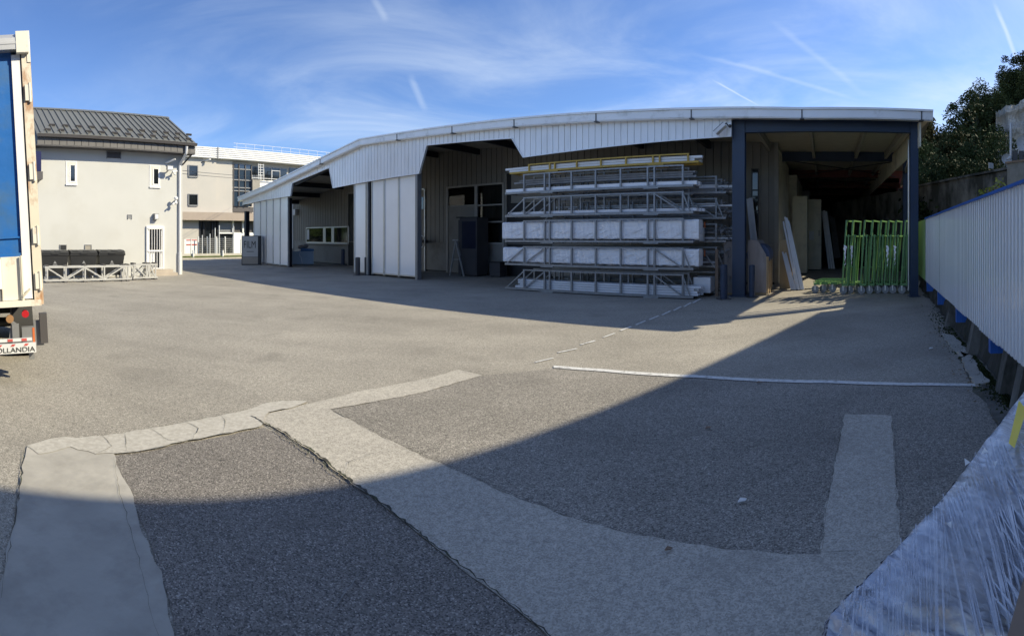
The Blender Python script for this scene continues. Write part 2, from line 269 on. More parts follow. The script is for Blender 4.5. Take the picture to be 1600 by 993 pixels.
class MB:
    def __init__(m): m.v = []; m.f = []; m.sm = []; m.ops = []
    def add(m, vs, fs, smooth=False):
        o = len(m.v); m.ops.append(o); m.v += [tuple(v) for v in vs]; m.f += [tuple(i+o for i in f) for f in fs]; m.sm += [smooth]*len(fs); return m
    def box(m, x0, x1, y0, y1, z0, z1):
        if x0 > x1: x0, x1 = x1, x0
        if y0 > y1: y0, y1 = y1, y0
        if z0 > z1: z0, z1 = z1, z0
        return m.add([(x0,y0,z0),(x1,y0,z0),(x1,y1,z0),(x0,y1,z0),(x0,y0,z1),(x1,y0,z1),(x1,y1,z1),(x0,y1,z1)],
              [(0,3,2,1),(4,5,6,7),(0,1,5,4),(1,2,6,5),(2,3,7,6),(3,0,4,7)])
    def beam(m, p, q, a, b=None, up=(0, 0, 1)):
        b = b or a; p, q = Vector(p), Vector(q); d = (q-p).normalized(); u = Vector(up)
        if abs(d.dot(u)) > .98: u = Vector((0, 1, 0))
        r = d.cross(u).normalized(); u = r.cross(d).normalized(); c = [(-a/2,-b/2),(a/2,-b/2),(a/2,b/2),(-a/2,b/2)]
        vs = [p+r*i+u*j for i, j in c]+[q+r*i+u*j for i, j in c]
        return m.add(vs, [(3,2,1,0),(4,5,6,7),(0,1,5,4),(1,2,6,5),(2,3,7,6),(3,0,4,7)])
    def tube(m, p, q, r, n=8, r2=None, cap=True):
        r2 = r if r2 is None else r2; p, q = Vector(p), Vector(q); d = (q-p).normalized(); u = Vector((0,0,1)) if abs(d.z) < .9 else Vector((1,0,0))
        a = d.cross(u).normalized(); b = a.cross(d)
        vs = [p+(a*cos(2*pi*i/n)+b*sin(2*pi*i/n))*r for i in range(n)]+[q+(a*cos(2*pi*i/n)+b*sin(2*pi*i/n))*r2 for i in range(n)]
        fs = [(i, i+n, (i+1) % n+n, (i+1) % n) for i in range(n)]
        m.add(vs, fs, True)
        if cap: m.add(vs, [tuple(range(n)), tuple(reversed(range(n, 2*n)))])
        return m
    def path(m, pts, r, n=6):
        for a, b in zip(pts, pts[1:]): m.tube(a, b, r, n)
        return m
    def poly(m, pts, z):
        pts = [(p[0], p[1], z) for p in pts]
        ar = sum(a[0]*b[1]-b[0]*a[1] for a, b in zip(pts, pts[1:]+pts[:1]))
        if ar < 0: pts.reverse()
        return m.add(pts, [tuple(range(len(pts)))])
    def prism(m, pts, axis, a0, a1):
        """outline pts in the plane across the axis, extruded from a0 to a1"""
        def mk(u, v, a): return (a, u, v) if axis == 'x' else (u, a, v) if axis == 'y' else (u, v, a)
        n = len(pts); vs = [mk(u, v, a0) for u, v in pts]+[mk(u, v, a1) for u, v in pts]
        return m.add(vs, [tuple(range(n)), tuple(reversed(range(n, 2*n)))]+[(i, i+n, (i+1) % n+n, (i+1) % n) for i in range(n)])
    def ball(m, c, r, seg=10, ring=6, sx=1, sy=1, sz=1):
        vs = []; fs = []
        for j in range(ring+1):
            for i in range(seg):
                t, p = pi*j/ring, 2*pi*i/seg; vs.append((c[0]+r*sx*sin(t)*cos(p), c[1]+r*sy*sin(t)*sin(p), c[2]+r*sz*cos(t)))
        for j in range(ring):
            for i in range(seg): fs.append((j*seg+i, (j+1)*seg+i, (j+1)*seg+(i+1) % seg, j*seg+(i+1) % seg))
        return m.add(vs, fs, True)
    def mesh(m, name, mt, off=(0, 0, 0)):
        me = bpy.data.meshes.new(name); me.from_pydata([(v[0]-off[0], v[1]-off[1], v[2]-off[2]) for v in m.v], [], m.f)
        me.polygons.foreach_set('use_smooth', m.sm); me.materials.append(mt)
        bm = bmesh.new(); bm.from_mesh(me); bmesh.ops.recalc_face_normals(bm, faces=bm.faces) if len(m.f) > 1 else None; bm.to_mesh(me); bm.free()
        return me
def tagp(o, label, cat, group=None, kind=None):
    if label: o['label'] = label
    if cat: o['category'] = cat
    if group: o['group'] = group
    if kind: o['kind'] = kind
    return o
def thing(name, label, cat, fr, s, n, z=0, group=None):
    o = bpy.data.objects.new(name, None); COL.objects.link(o); o.empty_display_size = .2
    o.location = fr.w(s, n, z); o.rotation_euler = (0, 0, -fr.th0); o['_b'] = (s, n, z); return tagp(o, label, cat, group)
def clusters(mb):
    k = len(mb.ops); lo = []; hi = []
    for i, o in enumerate(mb.ops):
        e = mb.ops[i+1] if i+1 < k else len(mb.v); vs = mb.v[o:e]
        lo.append([min(v[a] for v in vs) for a in range(3)]); hi.append([max(v[a] for v in vs) for a in range(3)])
    p = list(range(k))
    def f(i):
        while p[i] != i: p[i] = p[p[i]]; i = p[i]
        return i
    for i in range(k):
        for j in range(i):
            if f(i) == f(j): continue
            gap = math.sqrt(sum(max(0, lo[i][a]-hi[j][a], lo[j][a]-hi[i][a])**2 for a in range(3)))
            big = max(math.dist(lo[i], hi[i]), math.dist(lo[j], hi[j]))
            if gap < min(.12, .1*big)+.004: p[f(i)] = f(j)
    return [f(i) for i in range(k)]
KEEP = {'torn_film', 'film_pleats', 'foliage', 'lettering', 'yellow_tape', 'wall_ribs', 'mesh_panel', 'wall_body'}
def part(name, mb, mt, root, label=None, kind=None, top=None):
    if kind is None and name not in KEEP and 1 < len(mb.ops) < 120:
        cl_ = clusters(mb); ids = sorted(set(cl_), key=cl_.index)
        if len(ids) > 1:
            first = None
            for c in ids:
                m = MB()
                for i, o in enumerate(mb.ops):
                    if cl_[i] != c: continue
                    e = mb.ops[i+1] if i+1 < len(mb.ops) else len(mb.v)
                    fs = [(f_, s_) for f_, s_ in zip(mb.f, mb.sm) if o <= f_[0] < e]
                    q0 = len(m.v); m.ops.append(q0); m.v += mb.v[o:e]; m.f += [tuple(x-o+q0 for x in f_) for f_, _ in fs]; m.sm += [s_ for _, s_ in fs]
                r_ = part1(name, m, mt, root, label); first = first or r_
            return first
    return part1(name, mb, mt, root, label, kind)
def part1(name, mb, mt, root, label=None, kind=None):
    r = root
    while r.parent: r = r.parent
    me = mb.mesh(name, mt, tuple(r['_b'])); o = bpy.data.objects.new(name, me); COL.objects.link(o); o.parent = root
    if label: o['label'] = label
    if kind: o['kind'] = kind
    return o
def solo(name, mb, mt, label, cat, fr, s, n, z=0, group=None, kind=None):
    me = mb.mesh(name, mt, (s, n, z)); o = bpy.data.objects.new(name, me); COL.objects.link(o)
    o.location = fr.w(s, n, z); o.rotation_euler = (0, 0, -fr.th0); o['_b'] = (s, n, z); return tagp(o, label, cat, group, kind)
def struct(name, mb, mt, fr=W0):
    o = solo(name, mb, mt, None, None, fr, 0, 0, 0, None, 'structure'); return o
def dup(root, loc=None, rz=None, label=None):
    c = root.copy(); COL.objects.link(c)
    if loc is not None: c.location = loc
    if rz is not None: c.rotation_euler = (0, 0, rz)
    if label: c['label'] = label
    for ch in list(root.children):
        d = ch.copy(); COL.objects.link(d); d.parent = c
        for g in list(ch.children):
            e = g.copy(); COL.objects.link(e); e.parent = d
    return c
def interp(pts):
    def f(x):
        if x <= pts[0][0]: return pts[0][1]
        for (a, b), (c, d) in zip(pts, pts[1:]):
            if x <= c: return b+(d-b)*(x-a)/max(c-a, 1e-9)
        return pts[-1][1]
    return f
def ribbed(s0, s1, N, bot, top, pitch, gw, gd, breaks=(), back=.05):
    """trapezoidal sheet: flats with narrow recessed grooves, plus a flat inner liner"""
    m = MB(); prof = [(s0, N)]; a = s0
    while a < s1-1e-6:
        e = min(a+pitch-gw, s1)
        for b in sorted(breaks):
            if a+1e-4 < b < e-1e-4: prof.append((b, N))
        prof.append((e, N))
        if e+gw < s1: prof += [(e+.004, N+gd), (e+gw-.004, N+gd), (e+gw, N)]
        a += pitch
    vs = [(s, n, bot(s)) for s, n in prof]+[(s, n, top(s)) for s, n in prof]; k = len(prof)
    m.add(vs, [(i, i+1, i+1+k, i+k) for i in range(k-1)])
    ss = sorted(set([s0, s1]+[b for b in breaks if s0 < b < s1])); j = len(ss)
    vs = [(s, N+back+gd, bot(s)) for s in ss]+[(s, N+back+gd, top(s)) for s in ss]
    m.add(vs, [(i+1, i, i+j, i+1+j) for i in range(j-1)])
    return m
def rough(pts, amp=.03, step=.12, seed=1, closed=True):
    r = random.Random(seed); out = []
    seq = list(zip(pts, pts[1:]+pts[:1])) if closed else list(zip(pts, pts[1:]))
    for a, b in seq:
        a, b = Vector(a[:2]), Vector(b[:2]); l = (b-a).length; k = max(1, min(60, int(l/step)))
        nrm = Vector((-(b-a).y, (b-a).x)).normalized() if l > 0 else Vector((0, 0))
        for i in range(k):
            p = a.lerp(b, i/k)+nrm*r.uniform(-amp, amp)*(0 if i == 0 else 1); out.append((p.x, p.y))
    if not closed: out.append(tuple(pts[-1][:2]))
    return out
def strip(pts, wfn, z, seed=3):
    """thin ragged ribbon along a ground polyline"""
    r = random.Random(seed); m = MB(); n = len(pts); vs = []
    for i, p in enumerate(pts):
        a = Vector(pts[max(0, i-1)]); b = Vector(pts[min(n-1, i+1)]); d = (b-a).normalized(); q = Vector((-d.y, d.x)); wd = wfn(i/(n-1))*r.uniform(.35, 1.2)
        pp = Vector(p); vs += [(*(pp+q*wd/2), z), (*(pp-q*wd/2), z)]
    return m.add(vs, [(2*i, 2*i+1, 2*i+3, 2*i+2) for i in range(n-1)])
def text_mesh(s, size, extr=.002, wide=1.0):
    cu = bpy.data.curves.new('t', 'FONT'); cu.body = s; cu.size = size; cu.extrude = extr; cu.align_x = 'CENTER'; cu.align_y = 'CENTER'
    o = bpy.data.objects.new('t', cu); COL.objects.link(o); dg = bpy.context.evaluated_depsgraph_get(); me = bpy.data.meshes.new_from_object(o.evaluated_get(dg))
    bpy.data.objects.remove(o); m = MB(); m.add([(v.co.x*wide, -v.co.z, v.co.y) for v in me.vertices], [tuple(p.vertices) for p in me.polygons]); return m
def shift(mb, d): mb.v = [(x+d[0], y+d[1], z+d[2]) for x, y, z in mb.v]; return mb

# ================================================================= GROUND
g = MB(); g.poly([(-400, -300), (500, -300), (500, 600), (-400, 600)], 0); struct('ground', g, A_BASE)
def patch(name, px, mt, z, amp=.02, step=.1, seed=1):
    m = MB(); m.poly(rough([G(*p) for p in px], amp, step, seed), z); return struct(name, m, mt)
crack_px = [(392, 652), (440, 676), (490, 708), (540, 749), (600, 792), (650, 832), (700, 872), (760, 918), (805, 952), (862, 1002), (960, 1110)]
right_px = [(516, 640), (570, 669), (640, 705), (700, 731), (800, 775), (900, 812), (1000, 838), (1100, 853), (1200, 864), (1283, 868)]
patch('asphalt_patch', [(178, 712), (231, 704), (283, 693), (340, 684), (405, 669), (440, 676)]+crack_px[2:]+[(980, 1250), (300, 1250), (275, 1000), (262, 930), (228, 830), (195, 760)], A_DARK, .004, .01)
patch('asphalt_patch', right_px+[(1410, 868), (1440, 1250), (1800, 1250), (1700, 700), (1560, 640), (1535, 603), (1300, 596), (1100, 588), (940, 579), (866, 575), (753, 587), (667, 612)], A_GREY, .004, .012, .15)
patch('trench_asphalt_band', [(392, 652), (480, 632), (560, 612), (667, 592), (716, 578), (753, 587), (667, 612)]+right_px+[(1290, 800), (1305, 720), (1320, 648), (1356, 648), (1393, 650), (1399, 740), (1405, 838), (1412, 900), (1450, 1250), (980, 1250)]+crack_px[::-1][:-1], A_BAND, .008, .012, .08, 4)
patch('concrete_patch', [(42, 700), (95, 692), (150, 688), (178, 710), (190, 745), (210, 790), (232, 850), (255, 915), (272, 993), (300, 1250), (-60, 1250), (-12, 1000), (6, 900), (20, 830), (32, 760)], M_CONC, .012, .018, .08, 2)
patch('cement_strip', [(42, 699), (90, 686), (160, 684), (216, 674), (290, 661), (358, 648), (387, 642), (410, 633), (441, 628), (480, 628), (462, 637), (420, 646), (408, 668), (350, 680), (283, 693), (231, 705), (195, 710), (150, 712), (110, 700), (60, 712)], M_CEM, .016, .016, .07, 5)
struct('painted_line', (lambda m: m.poly(rough([G(865, 572), G(940, 577.3), G(1100, 587.6), G(1300, 595.2), G(1450, 599.2), G(1545, 600.6), G(1548, 604.6), G(1450, 603.3), G(1300, 599.6), G(1100, 591.8), G(940, 581.2), G(865, 575.6)], .005, .1), .012))(MB()), M_PAINT)
dl = None
for a, b, y in ((1081, 1096, 470), (1067, 1081, 476), (1051, 1066, 482), (1033, 1049, 489), (1013, 1031, 496.5), (992, 1010, 504.5), (968, 988, 513.5), (941, 962, 524), (906, 932, 535.5), (870, 903, 548), (835, 866, 563)):
    struct('painted_dash', MB().poly(rough([G(a, y+3.2), G(a+3, y+.9+3), G(b, y-2.6), G(b-3, y-3.4)], .006, .1, a), .010), M_PAINT)
# cracks
def crack(px, wmax, seed, z=.02, amp=.02, step=.035):
    pts = rough([G(*p) for p in px], amp, step, seed, False); return strip(pts, lambda t: wmax*(.35+.65*sin(pi*min(1, t*1.1+.05))), z, seed)
c = crack(crack_px[:-1], .022, 11, .02, .010, .03)
c2 = crack([(404, 660), (470, 702), (530, 748), (590, 792), (640, 832)], .012, 12)
c.add(c2.v, c2.f)
for px, wd, sd in (([(178, 716), (186, 770), (204, 830), (222, 900), (232, 950), (248, 1000)], .005, 1), ([(38, 704), (30, 770), (20, 830), (12, 880), (2, 940)], .011, 2),
                   ([(160, 684), (175, 700), (150, 712)], .008, 3), ([(195, 680), (197, 708)], .006, 4), ([(235, 672), (262, 690), (300, 695)], .006, 5),
                   ([(290, 662), (310, 672), (300, 690)], .008, 6), ([(345, 650), (352, 662), (349, 678)], .007, 7), ([(216, 675), (290, 662), (358, 649), (380, 643)], .009, 8),
                   ([(195, 710), (231, 706), (283, 694), (345, 681), (405, 670)], .012, 9), ([(540, 745), (545, 725), (580, 712), (640, 704)], .006, 10),
                   (right_px, .006, 13), ([(1283, 868), (1340, 866), (1412, 862)], .006, 14), ([(1320, 648), (1305, 720), (1290, 800), (1283, 868)], .006, 15),
                   ([(70, 512), (140, 508), (240, 499)], .012, 16), ([(70, 474), (120, 474)], .01, 17), ([(716, 578), (753, 587), (800, 596)], .006, 18), ([(1393, 650), (1399, 740), (1405, 838)], .005, 19)):
    k = crack(px, wd*.6, sd+30, .021, .007, .05); c.add(k.v, k.f)
struct('ground_cracks', c, M_CRACK)
ck = crack([(515, 965), (535, 938), (565, 898)], .012, 70, .022, .006); struct('chalk_mark', ck, M_CHALK)
# gravel loose along the big crack and under the fence: real little stones
def scatter(name, label, mt, spots, r0, r1, seed, z=.01, cat='grit'):
    r = random.Random(seed); m = MB()
    for x, y in spots:
        q = r.uniform(r0, r1); vs = [(x+q*r.uniform(.6, 1)*a, y+q*r.uniform(.6, 1)*b, z+q*r.uniform(.3, .8)*cc) for a, b, cc in ((1,0,0),(-1,0,0),(0,1,0),(0,-1,0),(0,0,1))]
        m.add(vs, [(0,2,4),(2,1,4),(1,3,4),(3,0,4)])
    return solo(name, m, mt, label, cat, W0, 0, 0, 0, None, 'stuff')
rr = random.Random(5); sp = []
cw = [Vector(G(*p)) for p in crack_px[:-1]]
for a, b in zip(cw, cw[1:]):
    for i in range(int((b-a).length*16)):
        p = a.lerp(b, rr.random())+Vector((rr.gauss(0, .05), rr.gauss(0, .05))); sp.append((p.x, p.y))
scatter('loose_grit', 'pale loose grit lying along the long open crack in the asphalt', M_CEM, sp, .003, .009, 3, .02)

# ================================================================= MAIN WAREHOUSE (frame BL)
NF = 14.15
right_x = lambda n: 2.45+.115*(n-14.4)
root = thing('warehouse', 'long low white-fronted open canopy warehouse with taupe ribbed walls and blue steel posts', 'warehouse', BL, -14, 16)
top_px = [(377, 308), (420, 290), (480, 261), (530, 236), (569, 217.5), (680, 201), (780, 189), (880, 180.5), (980, 175), (1080, 171.5), (1250, 171.5), (1455, 175)]
TOP = [(BL.X(x, NF), BL.Z(x, y, NF)) for x, y in top_px]
topf = interp(TOP)
ts = TOP[0][0]; te = TOP[-1][0]
tb = [p[0] for p in TOP]
bot_px = [(379, 320), (415, 312), (454, 306), (457, 286), (485, 274.5), (514.5, 262), (520.5, 293.6), (560, 286), (610, 277.5), (655, 271), (667, 227), (730, 221), (800, 216), (817.6, 245.7), (900, 235), (1020, 222), (1142.6, 213)]
BOT = [(BL.X(x, NF), BL.Z(x, y, NF)) for x, y in bot_px]
botf = interp(BOT); bb = [p[0] for p in BOT]
part('fascia_cladding', ribbed(BOT[0][0], BOT[-1][0], NF, botf, lambda s: topf(s)-.22, .215, .028, .028, bb+tb), M_WCLAD, root)
# folded white edge trim along the lower edge of the cladding
m = MB()
for a, b in zip(BOT, BOT[1:]): m.beam((a[0], NF-.005, a[1]), (b[0], NF-.005, b[1]), .05, .025)
m.box(BOT[-1][0]-.04, BOT[-1][0]+.01, NF-.04, NF+.1, BOT[-1][1], topf(BOT[-1][0])-.2)
part('fascia_trim', m, M_GUT, root)
def extr(pts, n0, n1, dz0, dz1, m=None, dn=0):
    m = m or MB()
    for (a, za), (b, zb) in zip(pts, pts[1:]):
        m.add([(a,n0,za+dz0),(b,n0,zb+dz0),(b,n1,zb+dz0),(a,n1,za+dz0),(a,n0,za+dz1),(b,n0,zb+dz1),(b,n1,zb+dz1),(a,n1,za+dz1)],
              [(0,3,2,1),(4,5,6,7),(0,1,5,4),(2,3,7,6)]+([(3,0,4,7)] if a == pts[0][0] else [])+([(1,2,6,5)] if b == pts[-1][0] else []))
    return m
part('gutter', extr(TOP, NF-.26, NF+.02, -.27, -.06), M_GUT, root)
m = extr(TOP, NF-.30, NF+.06, -.058, 0); part('roof_edge_trim', m, M_GUT, root)
m = extr(TOP, NF-.24, NF-.04, -.295, -.272); part('gutter_lip', m, M_GUT, root)
for x in (706, 803, 931, 1080, 1253, 1440, 620, 500):
    s = BL.X(x, NF-.27); z = topf(s); part('gutter_bracket', MB().box(s-.015, s+.015, NF-.275, NF-.255, z-.3, z-.01).box(s-.06, s+.06, NF-.29, NF-.1, z-.32, z-.297), M_DGREY, root)
part('roof', extr(TOP, NF+.06, 62, -.12, -.03), M_ROOFG, root)
part('roof', MB().prism([(te+.002, 14.3), (te+.02, 14.3), (right_x(62)+.5, 62), (te+.002, 62)], 'z', topf(te)-.14, topf(te)-.05), M_ROOFG, root)
part('roof_lining', extr(TOP, NF+.08, 61.9, -.17, -.13), M_CEIL, root)
# right end of the roof: sloping soffit board
s = te; part('end_soffit', MB().box(s-.35, s-.31, NF-.1, 40, topf(s)-1.0, topf(s)-.3), M_BEIGEW, root)
# rafters under the canopy
for i, s in enumerate([-30.2, -27.6, -25.0, -22.4, -19.8, -17.2, -14.6, -12.0, -9.4, -6.8, -4.2]):
    z = topf(s)-.19; part('rafter', MB().box(s-.07, s+.07, NF+.12, 18.15, z-.26, z), M_NAVY, root)
# edge beam behind the fascia
part('edge_beam', extr([p for p in TOP if p[0] < BOT[-1][0]], NF+.10, NF+.22, -.62, -.42), M_NAVY, root)
# I-section steel posts
def hpost(s, n, z1, w_, d_, t=.025):
    return MB().box(s-w_/2, s+w_/2, n, n+t, 0.02, z1).box(s-w_/2, s+w_/2, n+d_-t, n+d_, 0.02, z1).box(s-t/2, s+t/2, n+t, n+d_-t, 0.02, z1).box(s-w_*.75, s+w_*.75, n-.08, n+d_+.08, 0, .02)
sL = (BL.X(1144, 14.35)+BL.X(1163.5, 14.35))/2; wL = BL.X(1163.5, 14.35)-BL.X(1144, 14.35)
part('post', hpost(sL, 14.35, topf(sL)-.18, wL, .3), M_BLUES, root, 'thick dark blue steel post beside the stacked racks')
sR = (BL.X(1423.5, 14.35)+BL.X(1434.5, 14.35))/2
part('post', hpost(sR, 14.35, topf(sR)-.18, .22, .26), M_BLUES, root, 'slimmer dark blue steel post at the right end of the canopy')
part('post', hpost(BL.X(576.5, 14.3), 14.3, 4.6, .2, .24), M_NAVY, root)
part('post', hpost(BL.X(383, 14.3), 14.3, 3.4, .26, .26), M_NAVY, root)
part('post', hpost(BL.X(452, 14.5), 14.5, 3.9, .12, .16), M_NAVY, root)
frames = [14.4, 20, 25.5, 31, 36.5, 42, 47.5, 53]
def right_s(n): return sR+.115*(n-14.4)
for i, n in enumerate(frames):
    r_ = right_s(n); r_ = min(r_, te-.05) if i == 0 else r_
    zt = topf(0)-.19; h = .35; mt = M_BLUES if i < 2 else M_RED
    if i == 0:
        mm = MB().box(sL+wL/2, sR-.11, n, n+.02, zt-h, zt).box(sL+wL/2, sR-.11, n-.09, n+.11, zt-h-.015, zt-h).box(sL+wL/2, sR-.11, n-.09, n+.11, zt-.015, zt)
    else:
        mm = MB().box(-1.7, r_-.1, n, n+.02, zt-h, zt).box(-1.7, r_-.1, n-.08, n+.1, zt-h-.015, zt-h)
        part('post', hpost(r_, n, zt, .2, .22), mt, root)
    part('cross_beam', mm, mt, root)
for s in (-2.0, -.45, 1.18, 2.35):
    part('purlin', MB().box(s-.05, s+.05, 14.55, 60, topf(0)-.45+.0, topf(0)-.19), M_TPL, root)
m = MB()
for a, b in ((20.1, 25.4), (25.6, 30.9)):
    m.tube((-1.6, a, 4.72), (right_s(b)-.3, b, 4.72), .02, 6); m.tube((right_s(a)-.3, a, 4.70), (-1.6, b, 4.70), .02, 6)
part('wind_brace', m, M_NAVY, root)
# longitudinal rail on the right side of the aisle and dark cladding far back, added to keep the aisle dark
part('side_rail', MB().beam((right_s(14.6)+.0, 14.65, 4.3), (right_s(60), 60, 4.3), .08, .16), M_TPL, root)
part('shade_cladding', MB().beam((right_s(31)+.22, 31, 2.55), (right_s(60)+.22, 60, 2.55), .06, 5.1), M_DGREY, root)
part('end_wall', MB().box(-31, 9.5, 61, 61.2, 0, 5.6), M_TPL, root)
part('rain_pipe', MB().tube((sR+.02, 14.85, .1), (sR+.02, 14.85, 4.8), .04, 8).tube((sR-.05, 15.1, 0.1), (sR-.05, 15.1, 4.6), .03), M_ALU, root)
# recessed wall
NW = 18.2; WS0 = BL.X(458, NW); WS1 = -1.7
wtop = lambda s: topf(s)-.17
zpl = 1.42
dz1 = [BL.X(x, NW) for x in (545, 554)]      # dark doorway
part('ribbed_wall', ribbed(WS0, WS1, NW, lambda s: zpl if s < -11.0 or True else 0, wtop, .29, .03, .035, tb), M_TAUPE, root)
m = MB()
def lowpanel(a, b): m.box(a, b, NW+.01, NW+.08, 0.08, zpl)
doors = [(BL.X(545, NW), BL.X(554, NW)), (BL.X(648, NW), BL.X(664, NW)), (BL.X(699, NW), BL.X(789, NW)), (BL.X(793, NW), BL.X(862, NW))]
prev = WS0
for a, b in doors: lowpanel(prev, a); prev = b
lowpanel(prev, WS1)
part('lower_panel', m, M_TPL, root)
part('wall_flashing', MB().box(WS0, WS1, NW-.03, NW+.005, zpl-.02, zpl+.02), M_TPL, root)
part('wall_base', MB().box(WS0, WS1, NW+.04, NW+.10, 0, .10), M_BLACK, root)
part('wall_back', MB().box(WS0, WS0+.1, NW+.12, 61, 0, 5.0), M_TPL, root)
part('wall_corner_trim', MB().box(WS0-.05, WS0+.05, NW-.05, NW+.15, 0, wtop(WS0)-.02), M_WHITE, root)
# doorway 1 (dark) with frame
def opening(a, b, z1, depth=2.5, mt=M_INT):
    """recess box showing a dark room"""
    mm = MB(); y0, y1 = NW-.012, NW-.010
    mm.add([(a,NW-.02,.02),(b,NW-.02,.02),(b,NW-.02,z1),(a,NW-.02,z1)], [(0,1,2,3)]); return mm
a, b = doors[0]; o = part('doorway', MB().box(a, b, NW-.03, NW+.005, .02, BL.Z(549, 303, NW)), M_BLACK, root)  # black panel; the unlit room's darkness is put into its colour
part('door_frame', MB().box(a-.08, a, NW-.06, NW+.02, 0, BL.Z(549, 302, NW)).box(b, b+.08, NW-.06, NW+.02, 0, BL.Z(549, 302, NW)).box(a-.08, b+.08, NW-.06, NW+.02, BL.Z(549, 302, NW), BL.Z(549, 302, NW)+.08), M_TPL, o)
# three-light window by the counter
s0, s1, z0, z1 = BL.rect(NW, 480, 545, 356, 378)
wd = part('window', MB().box(s0-.06, s1+.06, NW-.06, NW-.03, z0-.10, z0).box(s0-.06, s1+.06, NW-.06, NW-.03, z1, z1+.08).box(s0-.08, s0, NW-.06, NW-.03, z0, z1).box(s1, s1+.08, NW-.06, NW-.03, z0, z1), M_ALU, root, 'long low three-light window above the plain lower wall')
cuts = [s0, BL.X(506, NW), BL.X(510, NW), BL.X(519, NW), BL.X(523, NW), s1]
for i in (0, 2, 4): part('pane', MB().box(cuts[i], cuts[i+1], NW-.045, NW-.035, z0, z1), M_GLASSD, wd)
part('mullion', MB().box(cuts[1], cuts[2], NW-.062, NW-.03, z0, z1).box(cuts[3], cuts[4], NW-.062, NW-.03, z0, z1), M_ALU, wd)
part('sill', MB().box(s0-.15, s1+.1, NW-.16, NW-.02, z0-.15, z0-.10), M_TPL, wd)
part('notice', MB().box(cuts[0]+.06, cuts[0]+.32, NW-.052, NW-.046, z0+.15, z1-.06), M_WHITE, wd)
# grey door with glazed top and hose reel
a, b = doors[1]; zt = BL.Z(656, 297, NW)
dr = part('door', MB().box(a, b, NW-.05, NW, .02, zt), M_TPL, root, 'narrow grey door with a small glazed light')
r_ = BL.rect(NW-.05, 651, 662, 308, 327); part('pane', MB().box(r_[0], r_[1], NW-.062, NW-.052, r_[2], r_[3]), M_GLASSB, dr)
part('door_frame', MB().box(a-.06, a, NW-.07, NW, 0, zt+.06).box(b, b+.06, NW-.07, NW, 0, zt+.06).box(a-.06, b+.06, NW-.07, NW, zt, zt+.06), M_ALU, dr)
# glazed entrance
a, b = doors[2]; zt = BL.Z(745, 288, NW); zt2 = BL.Z(744, 288, NW)
rm = MB(); n1 = 24.0
ra, rb = a-7, b+3
rm.add([(ra,n1,0),(rb,n1,0),(rb,n1,zt+.2),(ra,n1,zt+.2)], [(0,1,2,3)]); rm.add([(ra,NW+.1,0),(ra,n1,0),(ra,n1,zt+.2),(ra,NW+.1,zt+.2)], [(0,1,2,3)]); rm.add([(rb,NW+.1,0),(rb,n1,0),(rb,n1,zt+.2),(rb,NW+.1,zt+.2)], [(0,1,2,3)])
rm.add([(ra,NW+.1,zt+.2),(rb,NW+.1,zt+.2),(rb,n1,zt+.2),(ra,n1,zt+.2)], [(0,1,2,3)])
M_FRM = mat('taupe_frame', (.42, .39, .34), .45)
ent = part('entrance', MB().box(a, a+.10, NW-.08, NW+.04, 0, zt).box(b-.1, b, NW-.08, NW+.04, 0, zt).box(a, b, NW-.08, NW+.04, zt-.08, zt).box(BL.X(743, NW), BL.X(747, NW), NW-.08, NW+.04, 0, zt-.08), M_FRM, root, 'tall glazed entrance with grey frames and lit room behind')
part('inside_room', rm, M_INT, ent)
md = BL.X(745, NW); zA = BL.Z(725, 322, NW); zB = BL.Z(767, 320, NW); zC = BL.Z(767, 346.5, NW); zD = BL.Z(767, 380, NW)
part('lower_leaf', MB().box(a+.1, md-.04, NW-.04, NW, .02, zA).box((a+md)/2-.01, (a+md)/2+.01, NW-.045, NW-.039, .02, zA-.05), M_TPL, ent)
part('transom', MB().box(a+.1, md-.04, NW-.07, NW+.02, zA, zA+.05).box(md+.04, b-.1, NW-.07, NW+.02, zB-.03, zB+.03).box(md+.04, b-.1, NW-.07, NW+.02, zC-.03, zC+.03).box(md+.04, b-.1, NW-.07, NW+.02, zD-.04, zD+.04), M_FRM, ent)
part('pane', MB().box(a+.1, md-.04, NW-.02, NW-.01, zA+.05, zt-.08), M_GLASS, ent)
part('pane', MB().box(md+.04, b-.1, NW-.02, NW-.01, zB+.03, zt-.08), M_GLASS, ent)
part('pane', MB().box(md+.04, b-.1, NW-.02, NW-.01, zC+.03, zB-.03), M_GLASS, ent)
part('pane', MB().box(md+.04, b-.1, NW-.02, NW-.01, zD+.04, zC-.03), M_GLASS, ent)
part('lower_leaf', MB().box(md+.04, b-.1, NW-.04, NW, .02, zD-.04), M_TPL, ent)
part('tube_light', MB().beam((BL.X(722, 20.4), 20.4, BL.Z(722, 303.5, 20.4)), (BL.X(748, 22), 22, BL.Z(748, 305, 22)), .06, .05), M_LITE, ent)
part('tube_light', MB().beam((BL.X(764, 20), 20, BL.Z(764, 308, 20)), (BL.X(790, 21.5), 21.5, BL.Z(790, 311, 21.5)), .06, .05), M_LITE, ent)
# goods door half raised behind the racks
a, b = doors[3]; zt = BL.Z(830, 268, NW)
gd = part('goods_doorway', MB().box(a, b, NW-.028, NW+.004, .02, zt), M_BLACK, root)  # black sheet standing in for the dark under the raised shutter
part('raised_shutter', MB().box(BL.X(800, NW), b, NW-.06, NW-.03, BL.Z(830, 316, NW), zt).box(BL.X(800, NW), b, NW-.075, NW-.06, BL.Z(830, 294, NW), BL.Z(830, 293, NW)).box(BL.X(800, NW), b, NW-.09, NW-.06, BL.Z(830, 316, NW), BL.Z(830, 314, NW)), M_TPL, gd)
part('door_frame', MB().box(a-.12, a, NW-.07, NW, 0, zt+.1).box(a-.12, b, NW-.07, NW, zt, zt+.1), M_TPL, gd)
